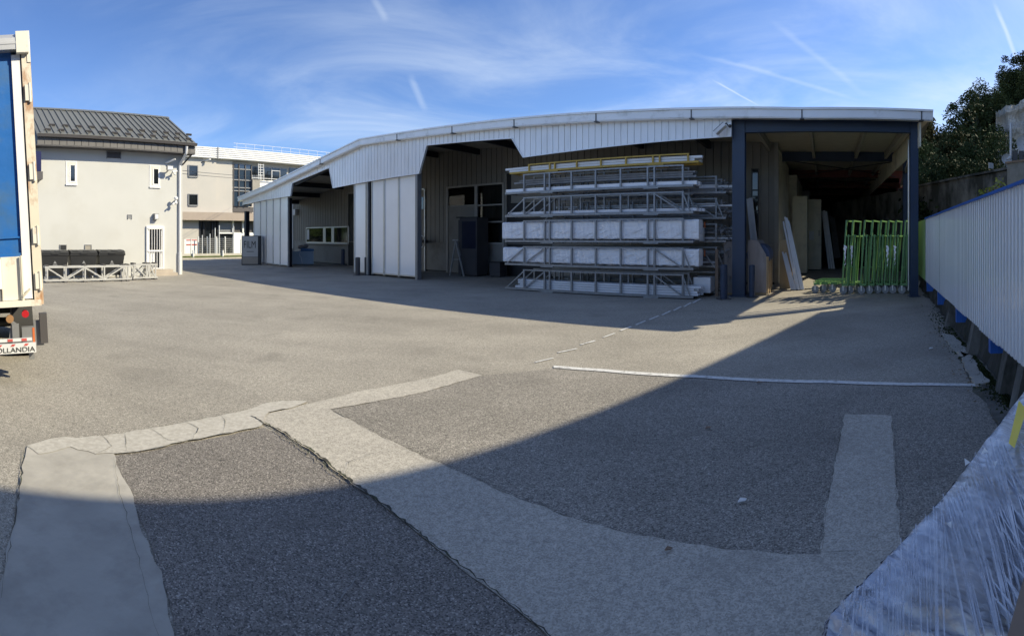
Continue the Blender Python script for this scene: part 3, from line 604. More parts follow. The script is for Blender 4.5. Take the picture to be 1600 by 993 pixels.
# tall narrow window at the right end of the ribbed wall
r_ = BL.rect(NW, 1176, 1184, 265, 372); tw = part('window', MB().box(r_[0]-.04, r_[0], NW-.04, NW, r_[2], r_[3]).box(r_[1], r_[1]+.04, NW-.04, NW, r_[2], r_[3]).box(r_[0]-.04, r_[1]+.04, NW-.04, NW, r_[3], r_[3]+.04), M_DGREY, root, 'tall narrow window at the corner of the ribbed wall')
part('pane', MB().box(r_[0], r_[1], NW-.03, NW-.012, r_[2], r_[3]), M_GLASSD, tw)
part('glazing_bar', MB().box(r_[0], r_[1], NW-.045, NW-.031, 3.35, 3.4).box(r_[0], r_[1], NW-.045, NW-.031, 2.6, 2.65), M_DGREY, tw)
# wall lamp box at the far corner of the recess
r_ = BL.rect(NW, 459.5, 466, 327, 336); part('wall_box', MB().box(r_[0], r_[1], NW-.25, NW-.02, r_[2], r_[3]), M_WHITE, root)
# side wall of the aisle: corner trim, sheet wall, stepped panels
part('corner_trim', MB().box(WS1-.12, WS1+.02, NW-.06, NW+.1, 0, wtop(WS1)), M_TPL, root)
part('aisle_wall', MB().box(WS1-.08, WS1, NW+.1, 23.6, 0, 4.9), M_BEIGEW, root)
part('aisle_wall', MB().box(-1.45-.3, -1.35, 23.9, 29.5, 0, 4.6), M_BEIGEW, root)
part('aisle_wall', MB().box(-1.75, -.95, 29.6, 60.5, 0, 4.4), M_TPL, root)
# sliding screens of milky sheet in aluminium frames
def screen(x0, x1, zb, zt, npan, rightpost=True):
    s0, s1 = BL.X(x0, 14.28), BL.X(x1, 14.28)
    sp = part('screen_panel', MB().box(s0+.03, s1-.03, 14.28, 14.30, zb+.06, zt), M_MILK, root)
    part('screen_frame', MB().box(s0, s0+.035, 14.24, 14.34, zb-.05, zt).box(s1-.035, s1, 14.24, 14.34, zb-.05, zt).box(s0+.035, s1-.035, 14.25, 14.33, zb, zb+.06), M_ALU, sp)
    return sp
for x0, x1 in ((397, 407.3), (407.6, 416.5), (416.8, 427), (427.3, 438), (438.3, 450.5)): screen(x0, x1, .10, botf(BL.X(x0, NF))+.0, 1)
for x0, x1 in ((554, 572.5), (581.5, 600.5), (601, 623.5), (624, 650.5)): screen(x0, x1, .10, botf(BL.X(x0, NF)), 1)
part('screen_post', MB().box(BL.X(649.5, 14.2), BL.X(653, 14.2), 14.17, 14.4, 0, 4.25), M_MGREY, root)
part('screen_post', MB().box(BL.X(572.8, 14.2), BL.X(574, 14.2), 14.2, 14.4, 0, 4.2), M_ALU, root)
# floodlight on the fascia
s, z = BL.X(1127, NF-.3), BL.Z(1127, 198, NF-.3)
fl = thing('floodlight', 'small grey floodlight on the white fascia beside the thick blue post', 'floodlight', BL, s, NF, z)
part('lamp_head', MB().prism([(s-.20, z-.14), (s-.13, z-.20), (s+.14, z+.03), (s+.08, z+.10)], 'y', NF-.40, NF-.14), M_WHITE, fl)
part('lens', MB().prism([(s-.22, z-.12), (s-.20, z-.14), (s+.08, z+.10), (s+.06, z+.12)], 'y', NF-.38, NF-.16), M_MGREY, fl)
part('bracket', MB().path([(s+.02, NF-.26, z+.02), (s+.12, NF-.2, z+.12), (s+.16, NF, z+.06)], .018).ball((s+.2, NF-.08, z+.06), .05), M_DGREY, fl)

# ================================================================= RACKS OF PROFILES
UPR = [-8.98, -8.22, -8.04, -7.28, -6.48, -5.69, -4.87, -4.67, -3.85]
def stillage(s_off, n0, n1, z0, z1, mt, label, diag=False, group='steel stillages of the stacked racks', legs=True, tk=.05):
    t = thing('steel_stillage', label, 'rack', BL, -6.5+s_off, (n0+n1)/2, z0, group)
    lo, hi = -9.72+s_off, -3.55+s_off; a, b = UPR[0]+s_off, UPR[-1]+s_off
    for n in (n0, n1):
        part('bottom_rail', MB().box(lo, hi, n-tk/2, n+tk/2, z0+.03, z0+.03+tk*1.25), mt, t)
        part('top_rail', MB().box(a-.03, b+.03, n-tk/2, n+tk/2, z1-tk*.8, z1), mt, t)
    for u in UPR:
        for n in (n0, n1): part('upright', MB().box(u+s_off-tk*.5, u+s_off+tk*.5, n-tk*.52, n+tk*.52, z0+.03+tk*1.25, z1-tk*.8), mt, t)
    m = MB()
    for u in [lo+.05, -8.13+s_off, -6.5+s_off, -4.77+s_off, hi-.05]: m.box(u-.03, u+.03, n0+tk/2, n1-tk/2, z0+.035, z0+.085)
    part('cross_bearer', m, mt, t)
    m = MB()
    for u in (-8.13, -4.77):
        for n in (n0, n1): m.box(u+s_off-.22, u+s_off+.22, n-.05, n+.05, z0, z0+.03)
    part('foot', m, mt, t)
    if diag:
        for n in (n0-.002, n1):
            m = MB(); zl, zh = z0+.09, z1-.05
            m.beam((a, n, zh), (lo+.08, n, zl), .035); m.beam((UPR[1]+s_off, n, zh), (a+.02, n, zl), .035)
            m.beam((UPR[-2]+s_off, n, zh), (b-.02, n, zl), .035); m.beam((b, n, zh), (hi-.1, n, zl), .035)
            part('diagonal', m, mt, t)
    return t
def bundle(name, s0, s1, n0, n1, z0, z1, mt, label, group=None, layers=1, cols=1, jit=.05, seed=0, sag=0):
    """a pack of long straight profiles, each one its own part"""
    r = random.Random(seed); t = thing(name, label, 'profiles', BL, (s0+s1)/2, (n0+n1)/2, z0, group)
    for i in range(layers):
        for j in range(cols):
            a = n0+(n1-n0)*j/cols; b = n0+(n1-n0)*(j+1)/cols; c_ = z0+(z1-z0)*i/layers; d = z0+(z1-z0)*(i+1)/layers
            part('profile', MB().box(s0+r.uniform(-jit, jit), s1+r.uniform(-jit, jit), a+.004, b-.004, c_+.004, d-.006), mt, t)
    return t
def wrapped(s0, s1, n0, n1, z0, z1, label, seed, labels=True):
    """long film wrapped box, corners softened and faces rucked"""
    r = random.Random(seed); m = MB(); K = 90; ring = []
    pr = [(n0+.03, z0), (n1-.03, z0), (n1, z0+.03), (n1, z1-.04), (n1-.04, z1), (n0+.06, z1), (n0+.02, z1-.02), (n0, z1-.05), (n0, (z0+z1)/2), (n0, z0+.03)]
    for i in range(K+1):
        s = s0+(s1-s0)*i/K; row = []
        for j, (n, z) in enumerate(pr):
            a = .012 if 0 < i < K else .0
            row.append((s+r.uniform(-a, a), n+r.uniform(-a, a), z+r.uniform(-a, a)*.7))
        ring += row
    P = len(pr); fs = [(i*P+j, (i+1)*P+j, (i+1)*P+(j+1) % P, i*P+(j+1) % P) for i in range(K) for j in range(P)]
    fs += [tuple(range(P)), tuple(reversed(range(K*P, K*P+P)))]
    m.add(ring, fs)
    t = thing('wrapped_box', label, 'wrapped box', BL, (s0+s1)/2, (n0+n1)/2, z0, 'white wrapped boxes in the racks')
    part('wrapping', m, M_WRAP, t)
    # slanting pleats of the film
    q = MB(); k = int((s1-s0)/.12)
    for i in range(k):
        s = s0+.05+i*.12+r.uniform(-.03, .03); l = r.uniform(.12, .42); za = z0+r.uniform(.04, (z1-z0)*.45); zz = min(z1-.05, za+l*.45)
        q.beam((s, n0-.006, za), (min(s+l, s1-.02), n0-.006, zz), .014, .010)
        if i % 3 == 0: q.beam((s, n0-.006, z1-.06), (min(s+l*1.2, s1-.02), n0-.006, z1-.03), .010, .008)
    part('film_pleats', q, M_WRAP, t, kind='stuff')
    if labels: part('label', MB().box(s1+.012, s1+.016, n0+.55, n0+.75, z1-.22, z1-.05), M_ORNG, t)
    return t
R0, R1 = 13.45, 14.05
tiers = [(0, .68), (.77, 1.41), (1.51, 2.22), (2.31, 2.95), (3.04, 3.68)]
names = ['lowest grey steel stillage standing on the asphalt, front stack', 'second stillage up in the front stack, its end diagonals crossing a white wrapped box', 'third stillage up in the front stack, plain uprights round a white wrapped box',
         'fourth stillage up in the front stack, open with sloping ends and flat film-wrapped packs', 'fifth stillage up in the front stack, directly under the yellow one']
for i, ((z0, z1), lb) in enumerate(zip(tiers, names)): stillage(0, R0, R1, z0, z1, M_GALV, lb, diag=i in (0, 1, 3))
yt = stillage(.12, R0+.1, R1, 3.70, 4.0, M_YEL, 'yellow stillage on top of the front stack under the white fascia', tk=.045)
wrapped(-9.85, -3.42, R0+.06, R1-.06, .90, 1.37, 'white film-wrapped long box in the second stillage up, orange label at its end', 1)
wrapped(-9.88, -3.42, R0+.06, R1-.06, 1.64, 2.18, 'white film-wrapped long box in the third stillage up, just above its twin', 2)
bundle('profile_bundle', -9.3, -3.45, R0+.05, R1-.10, .09, .36, M_PROF, 'pale grey window profiles stacked in the lowest stillage of the front stack', 'bundles of profiles in the racks', 4, 5, .12, 3)
bundle('profile_bundle', -9.6, -3.4, R0+.06, R1-.08, 2.41, 2.50, M_PROF, 'flat white profiles lying at the bottom of the fourth stillage up', 'bundles of profiles in the racks', 1, 4, .1, 4)
bundle('profile_bundle', -9.75, -3.5, R0+.05, R1-.08, 3.13, 3.24, M_WRAP, 'flat film-wrapped profiles in the fifth stillage up, just below the yellow one', 'bundles of profiles in the racks', 1, 2, .06, 5)
bundle('profile_bundle', -9.3, -3.75, R0+.32, R1-.06, 3.36, 3.55, M_GREYP, 'grey profiles behind the uprights of the fifth stillage up', 'bundles of profiles in the racks', 3, 2, .3, 6)
bundle('profile_bundle', -9.55, -3.35, R0+.14, R1-.05, 3.79, 3.94, M_WHITE, 'white profiles lying in the yellow stillage on top of the stack', 'bundles of profiles in the racks', 2, 3, .3, 7)
# second stack behind
B0, B1 = 14.75, 15.55
bt = [(0, .68), (.77, 1.41), (1.51, 2.1), (2.2, 2.85), (2.95, 3.5)]
bl = ['lowest stillage of the rear stack, behind the front racks', 'second stillage up in the rear stack with crumpled film bundles', 'third stillage up in the rear stack beside the blue-labelled pack', 'fourth stillage up in the rear stack behind the front racks', 'topmost stillage of the rear stack, behind the yellow one']
for i, ((z0, z1), lb) in enumerate(zip(bt, bl)):
    stillage(.65, B0, B1, z0, z1, M_GALV, lb, diag=i % 2 == 1)
    r = random.Random(40+i); t = thing('profile_bundle', ['loose profiles in the lowest rear stillage, ends uneven', 'loose profiles and torn film in the second rear stillage', 'loose grey profiles in the third rear stillage', 'loose grey profiles in the fourth rear stillage', 'loose thin profiles poking out of the topmost rear stillage'][i], 'profiles', BL, -5, 15.2, z0, 'bundles of profiles in the racks')
    for k in range(26):
        n = r.uniform(B0+.06, B1-.06); z = z0+.1+r.random()**1.3*(z1-z0)*.62; q = r.uniform(.025, .06); e = -2.75+r.uniform(-.5, .35)
        part('profile', MB().beam((-8.3+r.uniform(-.4, .4), n+r.uniform(-.04, .04), z), (e, n, z+r.uniform(-.03, .02)), q, q*r.uniform(.6, 1.4)), r.choice([M_GREYP, M_GREYP, M_PROF, M_MGREY, M_TPL]), t)  # dark profile mix stands for the shade deep in the stack
    m = MB()
    for k in range(60):      # crumpled film at the ends
        p = Vector((-2.75+r.uniform(-.4, .35), r.uniform(B0-.1, B1-.1), z0+.1+r.uniform(0, (z1-z0)*.7)))
        a = Vector([r.uniform(-.11, .11) for _ in range(3)]); b = Vector([r.uniform(-.11, .11) for _ in range(3)])
        m.add([p, p+a, p+b], [(0, 1, 2)]); m.add([p, p+b, p-a*.6], [(0, 1, 2)])
    part('torn_film', m, M_GREYP, t, kind='stuff')
s0 = BL.X(1088, 14.9)
t = thing('carton', 'white pack with a bright blue patch between the two stacks of racks', 'carton', BL, s0+.2, 14.45, 1.6)
part('carton_body', MB().box(s0, s0+.3, 14.25, 14.7, 1.58, 1.98), M_WHITE, t); part('blue_print', MB().box(s0-.003, s0+.12, 14.243, 14.249, 1.60, 1.98).box(s0+.15, s0+.3, 14.243, 14.249, 1.83, 1.98), M_FENB, t)
solo('wrapped_pack', MB().box(BL.X(1086, 14.3), BL.X(1112, 14.3), 14.12, 14.7, .12, .55), M_WRAP, 'white wrapped block on the ground at the right foot of the rack stack', 'wrapped pack', BL, BL.X(1100, 14.3), 14.4)
t = thing('timber_prop', 'thin brown timber post with a strut beside the lowest rear stillage', 'timber', BL, BL.X(1120, 14.3), 14.3)
s = BL.X(1120, 14.3); part('upright', MB().box(s-.04, s+.04, 14.26, 14.34, 0, 1.35), M_BRN, t); part('strut', MB().beam((s-.4, 14.3, 1.3), (s, 14.3, .75), .03), M_GALV, t)

# ================================================================= BOLLARDS, CRATES, LEANING STUFF
def bollard(x, y, h, r, label, dz=0):
    gx, gy = G(x, y); t = thing('bollard', label, 'bollard', W0, gx, gy, 0, 'dark steel bollards along the warehouse')
    m = MB().tube((gx, gy, .02), (gx, gy, h), r, 18); m.ball((gx, gy, h), r, 18, 4, 1, 1, .25)
    part('tube', m, M_DGREY if h < .9 else M_BLUES, t); part('base_plate', MB().box(gx-r*1.6, gx+r*1.6, gy-r*1.6, gy+r*1.6, 0, .02), M_DGREY, t)
bollard(1131, 467, .92, .10, 'dark bollard between the rack stack and the thick blue post')
bollard(1175, 464.5, .90, .085, 'dark bollard in front of the grey plywood crate, right of the thick blue post')
bollard(559, 430, .78, .11, 'black bollard at the left foot of the middle screens')
bollard(572.5, 429.5, .78, .09, 'black bollard in front of the slim black post between the screens')
bollard(536, 414, .95, .12, 'black bollard by the counter window at the back wall')
t = thing('plywood_crate', 'grey plywood crate behind the thick blue post, blank-sided', 'crate', BL, -2.6, 15.0)
part('board', MB().box(BL.X(1131, 14.8), BL.X(1150, 14.8), 14.8, 15.4, .06, BL.Z(1140, 377, 14.8)), M_WOOD, t)
part('skid', MB().box(BL.X(1132, 14.8), BL.X(1149, 14.8), 14.82, 14.9, 0, .06), M_WOODY, t)
# big crate with clipped corner holding blue rolls
na, nb = 14.75, 15.95
sa, sb = BL.X(1170, na), BL.X(1197, na)
zt = BL.Z(1180, 375, na)
t = thing('plywood_crate', 'tall plywood crate with clipped top corner holding dark blue rolls', 'crate', BL, sa+.3, 15.3)
prof = [(sa, .08), (sb+.0, .08), (sb, zt-.42), (sb-.25, zt), (sa, zt)]
part('side_board', MB().prism(prof, 'y', na, na+.03), M_WOOD, t); part('side_board', MB().prism(prof, 'y', nb-.03, nb), M_WOOD, t)
part('front_board', MB().box(sb-.0, sb+.03, na, nb, .08, zt-.48), M_WOODY, t, 'end board in a paler wood colour standing for sunlight')  # sunlight on this end and its battens put into the paler wood colour
part('back_board', MB().box(sa-.03, sa, na, nb, .08, zt), M_WOOD, t)
for n in (na+.08, (na+nb)/2, nb-.1): part('batten', MB().box(sb+.03, sb+.06, n, n+.1, 0, zt-.48), M_WOODY, t)
part('skid', MB().box(sa, sb, na+.05, na+.15, 0, .08).box(sa, sb, nb-.15, nb-.05, 0, .08), M_WOODY, t)
for k in range(4):
    n = na+.17+k*.27; solo('blue_roll', MB().tube(((sa+sb)/2, n, zt-.45), ((sa+sb)/2, n+.24, zt-.45), .34, 24), M_BLUER, 'dark blue roll in the clipped plywood crate, '+['nearest the yard', 'second from the yard', 'third from the yard', 'farthest from the yard'][k], 'roll', BL, (sa+sb)/2, n, zt-.8, 'blue rolls in the plywood crate')
# leaning white profiles
def lean(p0, p1, nn, wdt, label, mt=M_PROF, n0=1, seed=1, group='profiles leaning on the aisle wall'):
    r = random.Random(seed); t = thing('leaning_profiles', label, 'profiles', BL, p0[0], p0[1], 0, group)
    for k in range(nn):
        o = k*wdt; part('profile', MB().beam((p0[0]+o, p0[1]+r.uniform(-.05, .1), .02), (p1[0]+o*.8, p1[1]+r.uniform(-.03, .03), p1[2]+r.uniform(-.12, .1)), wdt*.85, .05, (0, 1, 0)), mt, t)
nl = 16.3
lean((BL.X(1245, nl), nl), (BL.X(1224, nl+.8), nl+.8, BL.Z(1224, 341, nl+.8)), 4, .07, 'tall white profiles leaning on the beige aisle wall', seed=2)
lean((BL.X(1237, nl), nl), (BL.X(1223, nl+.6), nl+.6, BL.Z(1223, 392, nl+.6)), 3, .06, 'short white profiles leaning left of the tall ones', seed=3)
lean((BL.X(1250, nl+.2), nl+.2), (BL.X(1240, nl+.9), nl+.9, BL.Z(1240, 398, nl+.9)), 3, .05, 'dark short profiles leaning right of the tall white ones', M_DGREY, seed=4)
lean((BL.X(1181, 17.3), 17.3), (BL.X(1168, 17.9), 17.9, BL.Z(1168, 313, 17.9)), 3, .09, 'white profiles standing behind the clipped crate against the ribbed wall', seed=5)
lean((BL.X(1296, 27), 27), (BL.X(1285, 27.4), 27.4, 3.1), 3, .12, 'white profiles leaning deep inside the aisle', seed=6)
lean((BL.X(1306, 31), 31), (BL.X(1297, 31.4), 31.4, 3.0), 4, .1, 'grey profiles leaning farthest back in the aisle', M_GREYP, seed=7)
# low cabinets/boards behind leaning profiles
solo('wooden_board', MB().box(BL.X(1218, 16.9), BL.X(1238, 16.9), 16.9, 17.0, .0, BL.Z(1228, 375, 16.9)), M_WOODY, 'pale wooden board standing behind the leaning white profiles', 'board', BL, -1.6, 16.95)
for (x0, x1, nn, lb) in ((1238, 1261, 23.4, 'tall beige metal cabinet against the aisle wall, nearer one'), (1262.5, 1283, 26.0, 'tall beige metal cabinet with a paper clipped on its door, farther one')):
    a, b = BL.X(x0, nn), BL.X(x1, nn); z = BL.Z((x0+x1)/2, 306 if nn < 25 else 311, nn)
    t = thing('metal_cabinet', lb, 'cabinet', BL, a, nn, 0, 'beige cabinets in the aisle')
    part('cabinet_body', MB().box(a, b, nn+.02, nn+1.0, .05, z), M_BEIGEC, t); part('door', MB().box(a+.02, b-.02, nn, nn+.018, .07, z-.03), M_BEIGEC, t)
    part('plinth', MB().box(a+.02, b-.02, nn+.03, nn+.9, 0, .05), M_BLACK, t)
    if nn > 25: part('handle', MB().box(b-.12, b-.09, nn-.02, nn, 1.75, 2.05), M_DGREY, t); part('paper', MB().box(a+.05, a+.3, nn-.008, nn-.003, 1.55, 2.0), M_WHITE, t)
# cling film rag on cabinet
# ---- trestle, dark cabinet, box near the entrance
def tri(x, y, fr=BL, n=16.7): return (fr.X(x, n), n, fr.Z(x, y, n))
t = thing('steel_trestle', 'pale A-frame steel trestle standing before the entrance', 'trestle', BL, BL.X(713, 16.7), 16.7, 0)
ap = tri(712, 376)
for q in ((703, 433), (725, 433)): b_ = tri(*q); part('leg', MB().beam(ap, (b_[0], b_[1], 0), .05), M_ALU, t)
part('leg', MB().beam((ap[0], ap[1]+.05, ap[2]), (ap[0], 17.4, 0), .05), M_ALU, t)
part('top_bar', MB().box(ap[0]-.15, ap[0]+.15, 16.66, 16.74, ap[2], ap[2]+.06), M_ALU, t)
part('brace', MB().beam(tri(708, 405), tri(718, 405), .03), M_ALU, t)
a, b = BL.X(715, 17.0), BL.X(745, 17.0)
t = thing('machine_cabinet', 'dark upright machine cabinet with navy front panel by the entrance', 'cabinet', BL, a, 17.3, 0)
zc_ = BL.Z(730, 340, 17.0); part('cabinet_body', MB().box(a+.12, b, 17.0, 17.8, .06, zc_).box(a, a+.12, 17.05, 17.8, .06, zc_-.08), M_DGREY, t)
part('front_panel', MB().box(a+.26, b-.06, 16.985, 16.998, 1.2, zc_-.16), M_NAVYP, t); part('front_panel', MB().box(a+.26, b-.06, 16.985, 16.998, .2, 1.12), M_DGREY, t)
part('cover', MB().box(a-.05, a+.2, 16.96, 17.6, zc_, zc_+.05).box(a+.1, b+.02, 16.97, 17.82, zc_+.0, zc_+.03), M_BLACK, t); part('plinth', MB().box(a+.15, b-.03, 17.05, 17.7, 0, .06), M_BLACK, t)
a, b = BL.X(765, 17.4), BL.X(781, 17.4)
t = thing('small_crate', 'small dark crate on the ground between the entrance and the racks', 'crate', BL, a, 17.6, 0)
part('crate_body', MB().box(a, b, 17.4, 17.9, .03, .60), M_DGREY, t); part('lid', MB().box(a-.02, b+.02, 17.38, 17.92, .60, .64), M_BLACK, t); part('foot', MB().box(a+.03, a+.09, 17.45, 17.85, 0, .03).box(b-.09, b-.03, 17.45, 17.85, 0, .03), M_BLACK, t)
s, z = BL.X(655.5, 17.6), BL.Z(655.5, 377, 17.6)
t = thing('hose_reel', 'chrome hose reel on the grey door left of the ribbed wall', 'hose reel', BL, s, 17.9, z)
m = MB(); K = 20
for i in range(K): p = [(s+.22*cos(2*pi*k/K), 17.75, z+.28*sin(2*pi*k/K)) for k in (i, i+1)]; m.tube(p[0], p[1], .035, 6)
part('rim', m, M_ALU, t); part('hub', MB().tube((s, 17.7, z), (s, 18.14, z), .08, 12).beam((s-.2, 17.75, z), (s+.2, 17.75, z), .03).beam((s, 17.75, z-.26), (s, 17.75, z+.26), .03), M_DGREY, t)

# ---- sign board and chest at the left end
F1 = Frame(-.51); n = 31.0; s0, s1 = F1.X(377.5, n), F1.X(403, n); zt = F1.Z(390, 368, n)
t = thing('sign_board', 'grey freestanding FILM sign box at the left end of the canopy', 'sign', F1, (s0+s1)/2, n)
part('box', MB().box(s0, s1+.22, n+.02, n+.5, .0, zt), M_BLACK, t)
part('face', MB().box(s0+.04, s1, n, n+.02, .5, zt-.04), M_SIGN, t); part('lower_face', MB().box(s0+.04, s1, n, n+.02, .06, .48), M_TPL, t)
tm = shift(text_mesh('FILM', .62, .004, .62), ((s0+s1)/2, n-.006, 1.22)); part('lettering', tm, M_LETTER, t)
part('underline', MB().box(s0+.3, s1-.25, n-.008, n-.001, .80, .83), M_LETTER, t)
F2 = Frame(-.41); n = 31.2; s0, s1 = F2.X(457, n), F2.X(490, n); zt = F2.Z(473, 389, n)
t = thing('storage_chest', 'pale blue storage chest with white end standing at the left screens', 'chest', F2, s0, n)
part('chest_body', MB().box(s0, s1, n, n+.8, .04, zt-.14), M_BLUEB, t); part('lid', MB().prism([(s0+.4, zt-.12), (s1+.02, zt-.12), (s1+.02, zt), (s0+.55, zt+.06)], 'y', n-.02, n+.82), mat('deep_blue_lid', (.04, .14, .30), .5), t)
part('end_panel', MB().box(s0-.22, s0-.0, n-.1, n+.8, 0, zt+.02), M_WHITE, t)
part('skid', MB().box(s0, s1, n+.1, n+.7, 0, .04), M_BLACK, t)
m = MB(); r = random.Random(9)
m.ball((s0+.55, n+.3, zt+.12), .2, 10, 6, 1.3, 1, .7)
m.ball((s0+.8, n+.3, zt+.18), .17, 10, 6, 1.1, 1, .8)
solo('film_bag', m, M_GREYP, 'crumpled grey film bag lying on the blue storage chest', 'bag', F2, s0+.6, n+.3, zt)
m = MB().path([(s0+.5, n-.03, zt), (s0+.42, n-.03, zt-.4), (s0+.52, n-.03, .5), (s0+.6, n-.03, .08)], .015); solo('white_cord', m, M_WHITE, 'thin white cord hanging down the front of the blue chest', 'cord', F2, s0+.5, n-.03, 0)

# ================================================================= GREEN TROLLEYS
TF = Frame(.90)
def trolley_at(px, py):
    gx, gy = G(px, py); return TF.loc(gx, gy)
def make_trolley(s, n, h, label, framed=True):
    """narrow L-frame glass trolley: two long sills, castors, leaning uprights with depth rails"""
    t = thing('glass_trolley', label, 'trolley', TF, s, n, 0, 'green steel trolleys parked in a row under the canopy')
    Wd, D = .20, .95
    m = MB().box(s-Wd/2, s-Wd/2+.04, n, n+D, .25, .31).box(s+Wd/2-.04, s+Wd/2, n, n+D, .25, .31).box(s-Wd/2+.04, s+Wd/2-.04, n, n+.04, .25, .31).box(s-Wd/2+.04, s+Wd/2-.04, n+D-.04, n+D, .25, .31)
    part('base_frame', m, M_GRN, t)
    for a, b in ((s-.06, n+.06), (s+.06, n+D-.1)):
        wv = part('castor', MB().tube((a, b-.018, .115), (a, b+.018, .115), .115, 18).tube((a, b-.022, .115), (a, b+.022, .115), .04, 10), M_MGREY, t)
        part('fork', MB().box(a-.02, a+.02, b-.032, b-.024, .09, .24).box(a-.02, a+.02, b+.024, b+.032, .09, .24).box(a-.03, a+.03, b-.034, b+.034, .235, .25), M_ALU, wv)
    if framed:
        lean_ = .13
        for nn in (n+.02, n+D-.03):
            part('upright', MB().beam((s-.08, nn, .26), (s-.08+lean_, nn, h), .045), M_GRN, t)
            part('upright', MB().beam((s+.08, nn, .26), (s-.02+lean_, nn, h*.82), .035), M_GRN, t)
        part('top_rail', MB().box(s-.10+lean_, s-.05+lean_, n+.0, n+D-.0, h, h+.04), M_GRN, t)
        part('middle_rail', MB().box(s-.12+lean_, s+.02+lean_, n+.03, n+D-.05, h*.79, h*.79+.04), M_GRN, t)
        m = MB()
        for k in (1, 2): q = n+D*k/3; m.beam((s-.06, q, .26), (s-.09+lean_, q, h*.79), .03)
        part('slats', m, M_GRN, t)
        part('cross_tie', MB().beam((s-.07, n+.01, .8), (s+.05, n+.01, .8), .03).beam((s-.05, n+.01, 1.35), (s+.04, n+.01, 1.35), .03), M_GRN, t)
    return t
tx = [1320, 1330, 1348.5, 1361, 1374, 1386, 1397.5, 1412]
lbs = ['leftmost upright green trolley of the row, by the aisle', 'second upright green trolley from the left, film tied round it', 'third upright green trolley from the left, after the gap', 'fourth upright green trolley from the left', 'fifth upright green trolley from the left, middle of the row', 'sixth upright green trolley from the left with a long film rag', 'seventh upright green trolley from the left', 'rightmost upright green trolley beside the slim blue post']
s, n = trolley_at(tx[0], 459.5); base = make_trolley(s, n, 2.16, lbs[0]); trs = [(s, n)]
for x, lb in zip(tx[1:], lbs[1:]):
    s2, n2 = trolley_at(x, 459.5+random.uniform(-1.2, .6)); dup(base, TF.w(s2, n2), -TF.th0+random.uniform(-.05, .05), lb); trs.append((s2, n2))
s, n = trolley_at(1276, 457.8); b2 = make_trolley(s, n, 2.1, 'low green trolley base without uprights, leftmost of the row', False)
for x, lb in ((1288, 'low green trolley base without uprights, second from the left'), (1303, 'low green trolley base without uprights, nearest the upright ones'), (1339, 'low green trolley base without uprights, in the gap of the upright row')):
    s2, n2 = trolley_at(x, 457); dup(b2, TF.w(s2, n2), -TF.th0, lb)
m = MB(); r = random.Random(2)
s, n = trolley_at(1277, 456.5)
t = thing('steel_grate', 'green steel lattice lying across the low trolley bases', 'grate', TF, s+.3, n+.4, .31)
for k in range(9): part('bar', MB().beam((s-.1+k*.1, n+.02+.01*k, .33+.004*k), (s-.02+k*.1, n+.95, .34+.004*k), .022), M_GRN, t)
part('edge_bar', MB().beam((s-.14, n, .325), (s+.85, n, .325), .02), M_GRN, t)
for k in range(5): part('long_bar', MB().beam((s-.12, n+.12+k*.18, .36), (s+.82, n+.14+k*.18, .375), .022), M_GRN, t)
for i in (0, 1, 5, 6):      # film scraps tied to the trolleys
    s, n = trs[i]; m = MB(); r = random.Random(60+i); z = 1.45
    vs = []; K = 14
    for k in range(K):
        u = k/(K-1); cx_ = s+.02+.012*sin(k*1.9+i)+r.uniform(-.01, .01); wv = (.04*(1-u)**1.5+.006)*r.uniform(.5, 1.2)
        vs += [(cx_-wv, n-.035-r.uniform(0, .02), z-.62*u+r.uniform(-.01, .02)), (cx_+wv, n-.035-r.uniform(0, .03), z-.62*u-r.uniform(0, .03))]
    m.add(vs, [(2*k, 2*k+1, 2*k+3, 2*k+2) for k in range(K-1)])
    solo('film_scrap', m, M_WRAP, 'white torn film tied to the front of the '+{0: 'leftmost', 1: 'second', 5: 'sixth', 6: 'seventh'}[i]+' upright green trolley', 'film', TF, s, n, 1.4, 'film scraps on the trolleys')

# ================================================================= FENCE ON THE RIGHT
FN = 1.30
fx = lambda px: FE.X(px, FN)
z1f, z0f = 2.18, .52
t = thing('sheet_fence', 'long white ribbed sheet fence with a blue cap running along the right side', 'fence', FE, -6, FN)
fs0, fs1 = fx(1446), 4.0
q_ = fs0; jn = 0
while q_ < fs1-.1:      # separate sheets, each lapped and set a touch differently
    e_ = min(q_+1.04, fs1); r = random.Random(900+jn)
    dn = r.uniform(-.002, .002); z0_ = z0f+r.uniform(-.012, .012)
    part('fence_sheet', ribbed(q_, e_+.001, FN+dn, lambda s: z0_, lambda s: z1f, .13, .055, .04, back=.01), M_FENW, t); q_ = e_; jn += 1
sg = fx(1434)
part('green_sheet', ribbed(sg, fs0-.01, FN, lambda s: z0f, lambda s: z1f, .145, .025, .025), M_FENG, t, 'green end sheet of the fence next to the slim post')
part('cap', MB().box(fs0, fs1, FN-.03, FN+.09, z1f, z1f+.03), M_FENB, t)
for x in (1449.6, 1467, 1496.5, 1550):
    s = FE.X(x, FN+.05); zb = {1449.6: .25, 1467: .22, 1496.5: .27, 1550: .33}[x]
    part('post', MB().box(s-.06, s+.06, FN+.1, FN+.2, zb, z1f-.02).box(s-.05, s+.05, FN+.02, FN+.1, zb, z0f+.15), M_FENB, t)
for s in (-2.4, 0.2, 2.8): part('post', MB().box(s-.06, s+.06, FN+.1, FN+.2, .3, z1f-.02), M_FENB, t)
for z in (.75, 1.3, 1.9): part('rail', MB().box(sg, fs1, FN+.07, FN+.1, z, z+.06), M_FENB, t)
